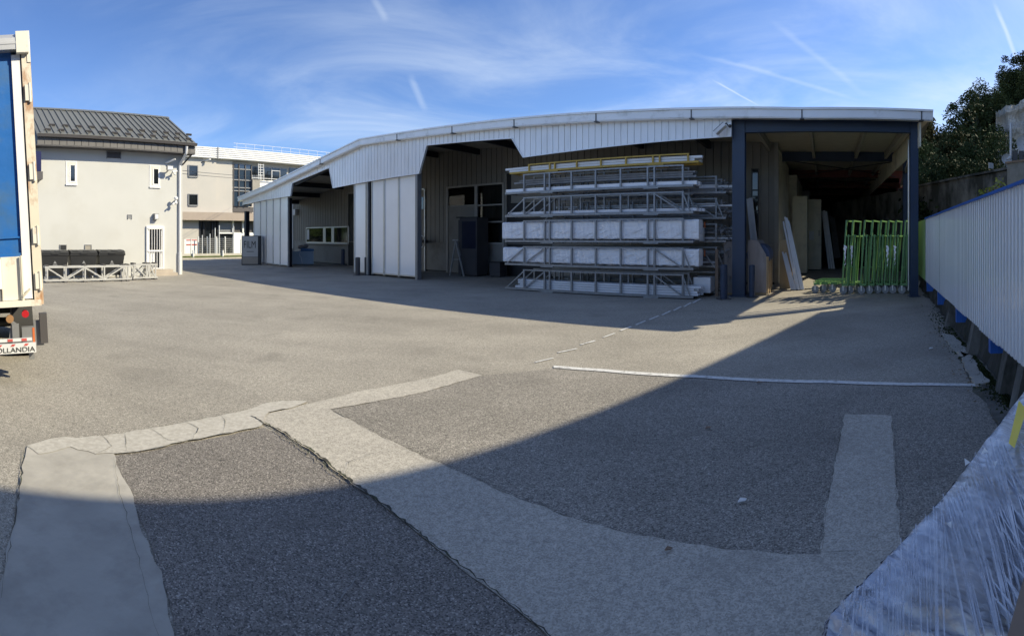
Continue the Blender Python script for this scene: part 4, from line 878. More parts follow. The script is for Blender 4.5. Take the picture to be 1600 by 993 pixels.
# low concrete wall with buttresses
t = thing('low_wall', 'low dark mossy concrete wall under the white fence', 'wall', FE, -6, FN+.3)
r = random.Random(14); m = MB(); pts = []; K = 90; s_a, s_b = sg-1, 4.0
vs = []
for i in range(K+1):
    s = s_a+(s_b-s_a)*i/K
    for z, n in ((0, FN+.14), (.2, FN+.16), (.4, FN+.20), (.60, FN+.24), (.62, FN+.45)): vs.append((s, n+r.uniform(-.035, .035), z+(r.uniform(-.02, .03) if z > .5 else 0)))
m.add(vs, [(i*5+j, (i+1)*5+j, (i+1)*5+j+1, i*5+j+1) for i in range(K) for j in range(4)])
part('wall_body', m, M_MOSSW, t)
for x in (1478, 1512, 1560, 1583):
    s = FE.X(x, FN); part('buttress', MB().prism([(FN-.02, 0), (FN+.2, 0), (FN+.2, .58), (FN+.10, .55)], 'x', s-.10, s+.10), M_CONW, t)
# broken gutter slabs and moss beside the fence
gp = [[(1472, 523), (1490, 527), (1502, 540), (1516, 556), (1506, 562), (1492, 552), (1481, 538)], [(1500, 552), (1517, 558), (1533, 585), (1546, 601), (1524, 604), (1515, 588), (1507, 572)], [(1530, 598), (1552, 604), (1590, 660), (1640, 740), (1600, 740), (1560, 670)]]
for i, p in enumerate(gp):
    m = MB(); q = rough([G(*a) for a in p], .025, .08, 80+i); m.prism(q, 'z', .004, .035 if i < 2 else .02)
    solo('broken_slab', m, M_CONC if i < 2 else M_CONW, ['pale broken concrete slab by the fence wall, far piece', 'pale broken concrete slab touching the end of the white line', 'dark broken slab under the fence close to the wrapped load'][i], 'slab', W0, *G(*p[0]), 0, 'broken slabs along the fence wall')
m = MB(); m.poly(rough([G(*p) for p in [(1440, 461), (1458, 470), (1474, 496), (1488, 535), (1508, 580), (1530, 620), (1558, 665), (1640, 700), (1620, 640), (1560, 590), (1530, 560), (1500, 510), (1470, 470), (1448, 458)]], .05, .15, 21), .0065); struct('dirt_strip', m, mat('wet_dirt', (.10, .095, .075), .95, var=.5, scale=7, bump=.8, bscale=30, dirt=(.05, .065, .02), dscale=3, damt=.9))
# weeds, moss tufts: stuff
m = MB(); r = random.Random(31)
for i in range(2600):
    u = r.random()**.8; x = 1460+u*120+r.gauss(0, 7); y = 486+u*150+r.gauss(0, 9)
    gx, gy = G(x, y); q = r.uniform(.008, .03); a = r.uniform(0, 6.3); hh = r.uniform(.005, .035)
    if FE.loc(gx, gy)[1] > FN+.08: continue
    m.add([(gx-q*cos(a), gy-q*sin(a), .012), (gx+q*cos(a), gy+q*sin(a), .012), (gx+r.uniform(-.01, .01), gy+r.uniform(-.01, .01), .012+hh)], [(0, 1, 2)])
solo('moss_tufts', m, MATS['dark_leaves'], 'patchy green moss and small weeds in the angle of the fence wall', 'weeds', W0, 8, 5, 0, None, 'stuff')
m = MB()
for i in range(240):
    u = r.random(); x = 1450+u*110+r.gauss(0, 14); y = 476+u*150+r.gauss(0, 14); gx, gy = G(x, y); q = r.uniform(.015, .035); a = r.uniform(0, 6.3)
    if FE.loc(gx, gy)[1] > FN: continue
    m.add([(gx-q*cos(a), gy-q*sin(a), .014), (gx+q*.4*sin(a), gy-q*.4*cos(a), .02), (gx+q*cos(a), gy+q*sin(a), .016), (gx-q*.4*sin(a), gy+q*.4*cos(a), .024)], [(0, 1, 2, 3)])
solo('fallen_leaves', m, mat('dry_leaf', (.22, .15, .08), .8, var=.4, scale=3), 'dry fallen leaves scattered along the foot of the fence', 'leaves', W0, 8, 5, 0, None, 'stuff')
for (x, y, q, lb, mt) in ((1160, 787, .035, 'single white leaf lying on the shaded asphalt', M_WHITE), (1187, 600, .04, 'small brown leaf beside the white line', M_BRN), (1107, 672, .035, 'small pale brown leaf on the shaded asphalt above the white one', M_BRN), (1045, 864, .025, 'tiny dark clod on the trench band near the bottom', M_BRN), (1455, 546, .05, 'pale scrap of paper on the asphalt near the fence', M_WHITE)):
    gx, gy = G(x, y); m = MB(); m.add([(gx-q, gy, .024), (gx-.2*q, gy+q*.5, .035), (gx+q, gy+q*.2, .026), (gx+.3*q, gy-q*.5, .030)], [(0, 1, 2, 3)]); m.add([(gx-q, gy, .018), (gx-.2*q, gy+q*.5, .03), (gx+q, gy+q*.2, .02), (gx+.3*q, gy-q*.5, .025)], [(3, 2, 1, 0)])
    solo('leaf' if 'paper' not in lb else 'paper_scrap', m, mt, lb, 'litter', W0, gx, gy, 0)

# ================================================================= RETAINING WALL, DISHES, NEIGHBOUR, HILL
a = Vector((14.2, 9.0)); b = Vector((17.6, 18.6)); c_ = Vector((19.5, 27))
t = thing('retaining_wall', 'tall dark stained concrete retaining wall behind the white fence', 'wall', W0, 16, 12)
def wallseg(p, q, h0, h1, th=.5, seed=1, K=24):
    r = random.Random(seed); d = (q-p).normalized(); nr = Vector((d.y, -d.x)); m = MB(); vs = []
    zs = (0, 1, 2, 3, 1.0)
    for i in range(K+1):
        e = p.lerp(q, i/K); h = h0+(h1-h0)*i/K
        for j in range(6): o = nr*r.uniform(-.03, .03); vs.append((e.x+o.x, e.y+o.y, h*j/5 if j < 5 else h+r.uniform(-.03, .03)))
        vs.append((e.x+nr.x*th, e.y+nr.y*th, h)); vs.append((e.x+nr.x*th, e.y+nr.y*th, 0))
    m.add(vs, [(i*8+j, (i+1)*8+j, (i+1)*8+j+1, i*8+j+1) for i in range(K) for j in range(7)]+[tuple(range(8)), tuple(reversed(range(K*8, K*8+8)))])
    return m
part('wall_body', wallseg(a, b, 4.0, 4.0, seed=3), M_CONW, t); part('wall_body', wallseg(b, c_, 4.02, 3.9, seed=4), M_CONW, t)
part('coping', MB().beam((a.x+.25, a.y, 4.06), (b.x+.25, b.y, 4.06), .62, .08), M_CONW, t)
p0 = Vector((sin(.9775), cos(.9775)))*16.2
t = thing('concrete_pier', 'pale concrete pier on the retaining wall at the right edge', 'wall', W0, p0.x, p0.y)
q = Vector((sin(1.03), cos(1.03)))*15.2; dd = (q-p0).normalized(); m = MB().beam((p0.x, p0.y, 2.0), (q.x+.2, q.y-.2, 2.0), .5, 4.0); part('pier_body', m, mat('pale_concrete', (.27, .255, .23), .9, var=.2, scale=1.5, dirt=(.1, .1, .08), dscale=1.5, damt=.7), t)
part('cap', MB().beam((p0.x-.05*dd.x, p0.y-.05*dd.y, 4.02), (q.x+.2, q.y-.2, 4.02), .6, .06), M_BRN, t)
gx, gy = sin(.924)*16.6, cos(.924)*16.6
solo('sign_plate', MB().box(gx-.12, gx+.12, gy-.25, gy-.23, 3.9, 4.08), M_WHITE, 'small blank white plate on top of the retaining wall', 'sign', W0, gx, gy, 3.9)
# small equipment hut roof, mast, dishes
PF = Frame(.972); n = 19.0
def P_(x, y, nn=n): return (PF.X(x, nn), nn, PF.Z(x, y, nn))
t = thing('antenna_mast', 'thin white mast with two grey equipment boxes above the retaining wall', 'mast', PF, P_(1580, 262)[0], n, 3.0)
mx_, _, mz = P_(1579.5, 192); part('pole', MB().tube((mx_, n, 3.0), (mx_, n, mz), .045, 8), M_SATW, t)
for x0, x1 in ((1582, 1590), (1592, 1599)):
    a_ = P_(x0, 241); b_ = P_(x1, 256); part('equipment_box', MB().box(a_[0], b_[0], n-.2, n+.2, b_[2], a_[2]+.1), M_DGREY, t)
a_ = P_(1578, 258); part('platform', MB().box(a_[0], a_[0]+.6, n-.3, n+.3, a_[2]-.05, a_[2]), M_GALV, t); part('brace', MB().beam((mx_, n, P_(1580, 241)[2]), (mx_+.6, n, P_(1580, 240)[2]), .04), M_GALV, t)
def dish(x, y, r_, label, nn=18.8):
    c0 = Vector(P_(x, y, nn)); t = thing('satellite_dish', label, 'satellite dish', PF, c0.x, nn+.4, c0.z-.6, 'white round dishes')
    m = MB(); vs = []; K = 24; 
    for j in range(5):
        rr_ = r_*j/4
        for i in range(K): vs.append((c0.x+rr_*cos(2*pi*i/K), nn+.14*(1-(j/4)**2), c0.z+rr_*sin(2*pi*i/K)))
    m.add(vs, [(j*K+i, (j+1)*K+i, (j+1)*K+(i+1) % K, j*K+(i+1) % K) for j in range(4) for i in range(K)], True)
    part('reflector', m, M_SATW, t); part('feed', MB().tube((c0.x, nn+.1, c0.z), (c0.x+.12, nn-.35, c0.z-.03), .02).ball((c0.x+.12, nn-.37, c0.z-.03), .07, 8, 5), M_SATW, t)
    part('bracket', MB().tube((c0.x, nn+.15, c0.z), (c0.x+.02, nn+.3, c0.z-.1), .05).tube((c0.x+.02, nn+.3, c0.z+.1), (c0.x+.02, nn+.3, 3.2), .035), M_GALV, t)
dish(1573, 248, .19, 'small white dish left of the mast above the retaining wall'); dish(1600, 223, .28, 'larger white dish at the very right edge above the equipment boxes')
# earth bank behind the retaining wall (kept low) and hill
def hgt(x, y):
    th = math.atan2(x, y); d = math.hypot(x, y)
    lim = interp([(.5, 0), (.66, 8), (.72, 10.5), (.80, 11.5), (.86, 12), (.92, 13.5), (.96, 15.5), (1.0, 18.5), (1.1, 20), (1.25, 18), (1.4, 14), (1.6, 10)])(th)
    st = 27 if th < .9 else 27+min(15, (th-.9)*400); t_ = min(1, max(0, (d-st)/(26 if th < .9 else 14))); t_ = t_*t_*(3-2*t_)
    w_ = min(1, max(0, (d-18.5)/5)) if th > .8 else 0
    return max(2.8*w_, lim*t_)+.5*sin(x*.7+y*.3)*min(1, t_*3)+.35*sin(y*1.3-x*.5)*min(1, t_*3)
vs = []; TH = [.62+i*.0125 for i in range(75)]; DD = [18.8, 20, 22, 24, 26, 28, 30, 32, 34, 36, 38, 40, 42, 44, 46, 48, 50, 53, 56, 60, 70, 90, 120]
for d in DD:
    for th in TH: x, y = d*sin(th), d*cos(th); vs.append((x, y, hgt(x, y)-.05 if d > 19 else -.3))
m = MB(); K = len(TH); m.add(vs, [(j*K+i, (j+1)*K+i, (j+1)*K+i+1, j*K+i+1) for j in range(len(DD)-1) for i in range(K-1)], True)
struct('hill', m, M_EARTH)
# cliff: craggy rock face
r = random.Random(77); vs = []; A = 44; Bn = 34
for j in range(Bn+1):
    for i in range(A+1):
        th = .945+.13*i/A; d = 41+3.5*j/Bn+r.uniform(-.14, .14)+.35*sin(i*.55+j*.2)+.22*sin(j*.9)+.25*(j//4 % 2); z = 2.5+10.2*j/Bn+(th-.95)*16+r.uniform(-.1, .1)
        vs.append((d*sin(th), d*cos(th), z))
m = MB(); m.add(vs, [(j*(A+1)+i, j*(A+1)+i+1, (j+1)*(A+1)+i+1, (j+1)*(A+1)+i) for j in range(Bn) for i in range(A)])
struct('cliff', m, M_ROCK)
# trees: shared crown meshes
def leafy(seed, nclump, per, rad, flat=.8, leaf=.16, spread=1.0):
    r = random.Random(seed); m = MB(); vs = []; fs = []
    for c in range(nclump):
        u = Vector((r.gauss(0, 1), r.gauss(0, 1), r.gauss(0, 1))).normalized()*rad*(r.random()**.45)*spread; u.z *= flat
        cr = rad*r.uniform(.16, .34)
        for k in range(per):
            v = Vector((r.gauss(0, 1), r.gauss(0, 1), r.gauss(0, 1))).normalized()*cr*(r.random()**.4); p = u+v
            a = Vector((r.uniform(-1, 1), r.uniform(-1, 1), r.uniform(-1, 1))).normalized()*leaf*r.uniform(.6, 1.3); b = a.cross(Vector((r.uniform(-1, 1), r.uniform(-1, 1), r.uniform(-1, 1)))).normalized()*leaf*.5
            o = len(vs); vs += [p-a, p+b, p+a, p-b]; fs.append((o, o+1, o+2, o+3))
    m.add(vs, fs); return m
crowns = [leafy(1, 64, 150, 2.6, 1.0, .115), leafy(2, 70, 140, 2.6, 1.25, .11), leafy(3, 56, 150, 2.6, .85, .115)]
cm = [c.mesh('crown', M_LEAF) for c in crowns]; M_LEAFLIT = leafmat('lit_leaves', (.035, .048, .02), (.065, .085, .03), (.11, .12, .045)); cl2 = [c.mesh('crown', M_LEAFLIT) for c in crowns]; ca = crowns[0].mesh('crown', M_LEAFA)  # second, brighter leaf copy has sunlight put into its colour
bare = leafy(5, 30, 18, 2.6, 1.2, .12); cb = bare.mesh('crown', M_LEAFA)
def trunk_mesh(seed, bare_=False):
    r = random.Random(seed); m = MB(); m.tube((0, 0, -4.5), (.1, 0, -.5), .17, 8, .12); m.tube((.1, 0, -.5), (0, .1, 1.6), .12, 6, .05)
    for k in range(9 if not bare_ else 26):
        a = r.uniform(0, 6.3); z = r.uniform(-2.0, 1.0); l = r.uniform(1, 2.2); e = (l*cos(a), l*sin(a), z+r.uniform(.5, 1.4)); m.tube((0.05, 0, z), e, .05, 5, .015)
        if bare_:
            for q in range(3): m.tube(e, (e[0]+r.uniform(-.7, .7), e[1]+r.uniform(-.7, .7), e[2]+r.uniform(.1, .9)), .018, 4, .006)
    return m.mesh('trunk', M_BARK)
tms = [trunk_mesh(1), trunk_mesh(2), trunk_mesh(3, True)]
trees = [ # px, top y, distance, width scale, kind, label
 (1456, 200, 36, 1.0, 'a', 'round yellow-brown tree just right of the canopy end'),
 (1441, 232, 33, .8, 0, 'dark tree tucked behind the right canopy end'),
 (1484, 214, 35, .9, 1, 'dark tree right of the yellow-brown one'),
 (1471, 245, 31, .75, 2, 'low dark tree above the retaining wall left part'),
 (1500, 207, 40, .8, 'b', 'sparse thin tree with sky showing through its twigs'),
 (1517, 188, 44, 1.0, 1, 'dark tree at the foot of the rising hill line'),
 (1508, 238, 33, .9, 0, 'broad dark tree low on the slope, middle'),
 (1535, 176, 48, 1.0, 2, 'dark tree on the hill line left of the steep part'),
 (1551, 158, 50, .95, 1, 'dark tree halfway up the hill line'),
 (1566, 142, 52, .95, 0, 'dark tree on the upper hill line'),
 (1582, 127, 53, .9, 2, 'second highest dark tree on the hill line'),
 (1599, 112, 54, .9, 1, 'highest dark tree at the right edge of the photo'),
 (1530, 225, 34, .9, 2, 'dark tree low on the slope above the retaining wall'),
 (1550, 215, 36, .75, 1, 'dark narrow tree left of the rocky cliff'),
 (1545, 245, 30, .6, 0, 'small dark bush-like tree left of the small dish'),
 (1490, 252, 29, .7, 1, 'small dark tree behind the middle of the retaining wall'),
 (1570, 152, 50, .6, 2, 'dark tree overhanging the top of the rocky cliff'),
 (1588, 130, 54, .85, 1, 'dark tree standing directly above the pale cliff'),
 (1603, 128, 51, .7, 2, 'low dark tree above the cliff at the very edge'),
 (1618, 118, 52, 1.0, 0, 'dark tree just beyond the right edge')]
for i, (x, y, d, wsc, kd, lb) in enumerate(trees):
    th = (x-HX)/FPX; gx, gy = d*sin(th), d*cos(th); zt = EYE+(HY-y)/FPX*d; gz = hgt(gx, gy); zt = max(zt, gz+3)
    cz = 2.6*wsc; t = bpy.data.objects.new('tree', None); COL.objects.link(t); t.location = (gx, gy, gz); tagp(t, lb, 'tree', 'trees on the slope behind the retaining wall')
    cr = bpy.data.objects.new('crown', ca if kd == 'a' else cb if kd == 'b' else (cl2 if i % 3 == 1 else cm)[kd]); COL.objects.link(cr); cr.parent = t
    hh = zt-gz; sc = wsc*1.15; szz = min(sc*1.3, hh/3.6) if hh < 9 else sc*1.25
    cr.scale = (sc, sc, szz); cr.location = (0, 0, hh-2.5*szz); cr.rotation_euler = (0, 0, i*1.7)
    tk = bpy.data.objects.new('trunk', tms[2] if kd == 'b' else tms[i % 2]); COL.objects.link(tk); tk.parent = t; tk.location = cr.location; tk.scale = (1, 1, max(.4, (hh-2.5*szz)/4.5)); tk.rotation_euler = (0, 0, i)
M_LEAFG = leafmat('green_leaves', (.05, .085, .02), (.10, .16, .04), (.16, .22, .06))
cg = crowns[2].mesh('crown', M_LEAFG)
for i, (gx, gy, hh) in enumerate(((-36.5, 30, 7.5), (-33, 31.5, 6.6), (-39, 34.5, 8), (-30.5, 33.5, 6))):
    t = bpy.data.objects.new('tree', None); COL.objects.link(t); t.location = (gx, gy, 0); tagp(t, ['tall leafy green tree behind the cream house, mirrored in the counter window', 'middling green tree nearest behind the cream house, only mirrored in glass', 'tallest green tree farthest behind the cream house, only mirrored in glass', 'lowest green tree behind the right end of the cream house'][i], 'tree', 'green trees behind the house')
    cr = bpy.data.objects.new('crown', cg); COL.objects.link(cr); cr.parent = t; cr.scale = (1.1, 1.1, hh/5.2); cr.location = (0, 0, hh*.55); cr.rotation_euler = (0, 0, i)
    tk = bpy.data.objects.new('trunk', tms[0]); COL.objects.link(tk); tk.parent = t; tk.location = (0, 0, hh*.55); tk.scale = (1, 1, hh*.55/4.5)
# undergrowth covering the slope: one uncountable mass
m = MB(); r = random.Random(8); vs = []; fs = []
for i in range(1500):
    th = r.uniform(.79, 1.06); d = r.uniform(21, 50); x, y = d*sin(th), d*cos(th)
    if .955 < th and 30 < d < 46 and r.random() < .93: continue
    if th > .95 and d > 24 and d < 42 and r.random() < .8: continue
    z = hgt(x, y); cr = r.uniform(.5, 1.3)
    for k in range(34):
        v = Vector((r.gauss(0, 1), r.gauss(0, 1), abs(r.gauss(0, 1)))).normalized()*cr*(r.random()**.4); p = Vector((x, y, z))+v
        a = Vector((r.uniform(-1, 1), r.uniform(-1, 1), r.uniform(-1, 1))).normalized()*r.uniform(.1, .2); b = a.cross(Vector((r.uniform(-1, 1), r.uniform(-1, 1), 1))).normalized()*.09
        o = len(vs); vs += [p-a, p+b, p+a, p-b]; fs.append((o, o+1, o+2, o+3))
m.add(vs, fs); solo('undergrowth', m, M_LEAF, 'dense dark undergrowth covering the slope behind the wall', 'undergrowth', W0, 25, 20, 0, None, 'stuff')
# bright weed over the fence top
gx, gy = sin(.95)*7.2, cos(.95)*7.2
m = leafy(9, 16, 26, .42, .3, .035); m.v = [(x+gx+.15, y+gy, z+2.33) for x, y, z in m.v]; t = thing('bush', 'small yellow-green bush showing just over the blue fence cap', 'bush', W0, gx, gy)
part('foliage', m, M_LEAFY, t); part('stem', MB().tube((gx+.3, gy, 0), (gx+.15, gy, 2.25), .015), M_BARK, t)
# neighbouring warehouse outside the frame to the right: its roof edge throws the long shade over the yard
ND = Frame(.89)       # wall runs away along this azimuth
k0 = ND.loc(17.35, 10.95); k1 = ND.loc(7.3, 2.5)
sx_ = (k0[0]+k1[0])/2
t = thing('neighbour_warehouse', 'tall plain neighbouring shed beyond the fence, outside the frame', 'warehouse', ND, sx_+5, 0)
HN = 7.6
part('wall', ribbed(sx_, sx_+.01, 0, lambda s: 0, lambda s: 1, 1, .01, .01), M_WCLAD, t) if False else None
part('wall', MB().box(sx_, sx_+14, -11, k0[1], 0, HN-.1), M_MGREY, t)
part('roof', MB().box(sx_-.02, sx_+14.1, -11.1, k0[1]+.02, HN-.1, HN), M_ROOFG, t)
m = MB()
for k in range(40): m.box(sx_-.03, sx_, -10.8+k*.6, -10.7+k*.6, 0, HN-.12) if -10.7+k*.6 < k0[1] else None
part('wall_ribs', m, M_MGREY, t)

# ================================================================= SMALL WHITE BUILDING (frame SM)
NS = 21.1
S = lambda x, n=NS: SM.X(x, n)
zw = 5.75
t = thing('small_house', 'cream rendered two-storey house with grey metal roof behind the bins', 'house', SM, 6.5, NS+2)
sA, sB = 2.2, S(285)
part('wall', MB().box(sA, sB, NS, NS+6.0, 0, zw-.05), M_RENDER, t)
# gable infill
part('gable', MB().prism([(NS+.05, zw-.05), (NS+5.95, zw-.05), (NS+3, 7.3)], 'x', sA+.05, sB-.02), M_RENDER, t)
ne, nr, ze, zr = 20.45, 23.5, 5.92, 7.68; sE = 10.45; sE0 = 3.35
rf = part('roof', MB().prism([(ne, ze), (nr, zr), (26.6, 5.92), (26.6, 5.84), (nr, zr-.1), (ne, ze-.1)], 'x', sE0, sE), M_ROOFG, t)
d_ = Vector((0, nr-ne, zr-ze)).normalized(); up = Vector((0, -d_.z, d_.y))
def rp(s, u, h=0): p = Vector((s, ne, ze))+d_*u+up*h; return tuple(p)
Lr = math.hypot(nr-ne, zr-ze)
for k in range(25):
    s = sE0+.15+k*(sE-sE0-.3)/24; part('seam', MB().beam(rp(s, 0, .025), rp(s, Lr, .025), .03, .05, tuple(up)), M_ROOFG, rf)
for k in range(12):
    s = sE0+.35+k*.58
    part('snow_guard', MB().beam(rp(s, .32, .05), rp(s+.26, .32, .05), .06, .09, tuple(up)), M_DGREY, rf); part('snow_guard', MB().beam(rp(s+.29, .95, .05), rp(s+.55, .95, .05), .06, .09, tuple(up)), M_DGREY, rf)
part('ridge_cap', MB().prism([(nr-.18, zr-.06), (nr, zr+.06), (nr+.18, zr-.06), (nr, zr-.02)], 'x', sE0-.02, sE+.02), M_ROOFG, rf)
part('eaves_gutter', MB().prism([(ne-.14, ze-.04), (ne-.0, ze-.04), (ne, ze-.16), (ne-.10, ze-.16)], 'x', sE0, sE+.02), M_DGREY, t)
part('soffit', MB().box(sE0, sE, ne+.06, NS, ze-.50, ze-.44), M_DGREY, t)
k = 0; s = sE0+.02
while s < sE-.05:
    part('eaves_board', MB().box(s, min(s+.29, sE), ne+.05, ne+.08, ze-.46, ze-.16), M_DGREY if False else mat('taupe_board', (.11, .105, .10), .55), t); s += .31
m = MB(); s = sE; 
part('verge_board', MB().prism([(ne+.1, ze-.46), (ne+.1, ze-.12), (nr, zr-.12), (26.4, ze-.12), (26.4, ze-.46), (nr, ze-.46)], 'x', sE-.03, sE-.005), mat('taupe_board', (.11, .105, .10), .55), t)
part('verge_strut', MB().beam((sE-.1, ne+.2, ze-.5), (sB, NS+.2, ze-1.0), .05), M_DGREY, t)
def win_sm(x0, x1, y0, y1, open_=False):
    s0, s1, z0, z1 = SM.rect(NS, x0, x1, y0, y1)
    wf = part('window', MB().box(s0-.03, s0, NS-.02, NS, z0-.03, z1+.03).box(s1, s1+.03, NS-.02, NS, z0-.03, z1+.03).box(s0, s1, NS-.02, NS, z1, z1+.03).box(s0-.04, s1+.04, NS-.06, NS, z0-.07, z0), M_WHITE, t)
    part('reveal', MB().box(s0, s0+.12, NS-.012, NS-.002, z0, z1).box(s0+.12, s1, NS-.012, NS-.002, z1-.14, z1).box(s0+.12, s1, NS-.012, NS-.002, z0, z0+.10), mat('window_reveal', (.62, .60, .55), .7), wf)
    part('pane', MB().box(s0+.12, s1-.02, NS-.006, NS-.003, z0+.1, z1-.14), M_GLASSD, wf)
    part('sash', MB().box(s0+.12, s0+.17, NS-.03, NS-.007, z0+.1, z1-.14).box(s1-.06, s1, NS-.03, NS-.007, z0+.1, z1-.14).box(s0+.12, s1, NS-.03, NS-.007, z0+.06, z0+.11), M_WHITE, wf)
win_sm(104, 119, 253, 287); win_sm(234.5, 249, 259, 291); 
for x0, x1, y0, y1, nm, mt in ((94, 103, 383, 392, 'vent', M_BLACK), (133, 142, 383, 392, 'vent', M_TPL), (167, 188, 238, 247, 'louvre', M_DGREY), (200, 205, 336, 341, 'vent', M_MGREY)):
    r_ = SM.rect(NS, x0, x1, y0, y1); vv = part(nm, MB().box(r_[0], r_[1], NS-.02, NS, r_[2], r_[3]), mt, t)
    part('vent_frame', MB().box(r_[0]-.03, r_[0], NS-.04, NS, r_[2]-.03, r_[3]+.03).box(r_[1], r_[1]+.03, NS-.04, NS, r_[2]-.03, r_[3]+.03).box(r_[0], r_[1], NS-.04, NS, r_[3], r_[3]+.03), M_MGREY, vv)
    if nm == 'louvre':
        for q in range(3): zq = r_[2]+(r_[3]-r_[2])*(q+.5)/3; part('slat', MB().beam((r_[0], NS-.035, zq), (r_[1], NS-.035, zq), .04, .02), M_DGREY, vv)
# barred door
s0, s1 = S(228), S(255.5); z1 = SM.Z(241, 353, NS); z0 = .28
dr = part('door', MB().box(s0+.06, s1-.06, NS-.03, NS-.005, z0, z1-.06), M_WHITE, t, 'white door behind vertical security bars')
part('door_frame', MB().box(s0, s0+.07, NS-.09, NS, z0, z1).box(s1-.07, s1, NS-.09, NS, z0, z1).box(s0+.07, s1-.07, NS-.09, NS, z1-.07, z1), M_WHITE, dr)
part('pane', MB().box(s0+.14, s1-.14, NS-.04, NS-.032, z0+.85, z1-.14), M_GLASSD, dr)
part('pane', MB().box(s1-.42, s1-.2, NS-.04, NS-.032, z0+.05, z0+.75), M_GLASSD, dr)
for k in range(6): s = s0+.12+k*(s1-s0-.24)/5; part('bar', MB().tube((s, NS-.11, z0+.03), (s, NS-.11, z1-.09), .016, 6), M_WHITE, dr)
part('bar_rail', MB().box(s0+.05, s1-.05, NS-.13, NS-.10, z0+.78, z0+.83).box(s0+.05, s1-.05, NS-.13, NS-.10, z1-.12, z1-.08).box(s0+.05, s1-.05, NS-.13, NS-.10, z0, z0+.04), M_WHITE, dr)
part('step', MB().box(s0-.15, s1+.45, NS-.55, NS-.14, 0, .13).box(s0-.1, s1+.3, NS-.4, NS, .13, .26), M_CONW if False else mat('step_stone', (.40, .35, .29), .85), t)
# downpipe
s = S(281); part('downpipe', MB().path([(s, ne-.06, ze-.2), (s, ne+.0, ze-.5), (s-.04, NS-.07, ze-.95), (s-.04, NS-.07, 1.0)], .06, 10), M_SATW, t); part('downpipe_shoe', MB().tube((s-.04, NS-.07, 0.0), (s-.04, NS-.07, 1.0), .085, 10), M_SATW, t)
# lamps and cameras on the wall
def wallthing(nm, lb, cat, x, y): s, z = S(x, NS-.1), SM.Z(x, y, NS-.1); return thing(nm, lb, cat, SM, s, NS-.1, z), s, z
q, s, z = wallthing('floodlight', 'square floodlight high on the cream house near its right corner', 'floodlight', 261.5, 265)
part('lamp_head', MB().box(s-.14, s+.14, NS-.42, NS-.3, z-.06, z+.14), M_MGREY, q); part('lens', MB().box(s-.12, s+.12, NS-.425, NS-.421, z-.03, z+.12), M_SATW, q); part('bracket', MB().beam((s, NS-.3, z), (s, NS, z-.1), .04), M_MGREY, q)
q, s, z = wallthing('security_camera', 'small white wall camera just right of the square floodlight', 'camera', 270, 268)
part('camera_body', MB().tube((s-.1, NS-.3, z-.04), (s+.14, NS-.22, z+.02), .045, 10).ball((s+.02, NS-.25, z-.12), .05, 8, 6), M_WHITE, q); part('arm', MB().beam((s+.05, NS-.22, z), (s+.05, NS, z), .03), M_WHITE, q)
q, s, z = wallthing('security_camera', 'white twin dome camera halfway up the right corner of the cream house', 'camera', 272, 313)
part('camera_body', MB().ball((s, NS-.3, z+.08), .09, 10, 8).ball((s-.01, NS-.3, z-.12), .08, 10, 8).tube((s-.1, NS-.32, z-.14), (s-.18, NS-.34, z-.2), .04, 8), M_WHITE, q); part('arm', MB().beam((s, NS-.3, z), (s+.16, NS, z+.06), .05).box(s-.03, s+.03, NS-.33, NS-.27, z-.1, z+.1), M_WHITE, q)
q, s, z = wallthing('wall_lamp', 'small box lamp above the barred door', 'lamp', 243.5, 338)
part('lamp_body', MB().box(s-.10, s+.10, NS-.22, NS, z-.14, z+.13), M_MGREY, q); part('lens', MB().box(s-.08, s+.08, NS-.225, NS-.221, z-.11, z+.1), M_SATW, q)
q, s, z = wallthing('pipe_outlet', 'short white pipe outlet under the eaves at the right end', 'pipe', 264, 254); part('outlet', MB().tube((s-.1, NS-.05, z), (s+.2, NS-.35, z+.14), .04, 8).tube((s-.1, NS, z), (s-.1, NS-.06, z), .04, 8), M_WHITE, q)
# blue box sign at left corner, half behind the truck
n = 20.4; s0, s1 = SM.X(53, n), SM.X(64.5, n)
q = thing('blue_sign_box', 'dark blue box with grey base on the house corner beside the truck', 'sign', SM, s0, n, 4)
part('blue_body', MB().box(s0, s1, n, NS-.002, SM.Z(60, 267, n), SM.Z(60, 236, n)), mat('deep_navy', (.01, .01, .06), .3), q); part('grey_base', MB().box(s0-.05, s1+.05, n-.1, NS-.002, SM.Z(60, 280, n), SM.Z(60, 268, n)), M_DGREY, q)

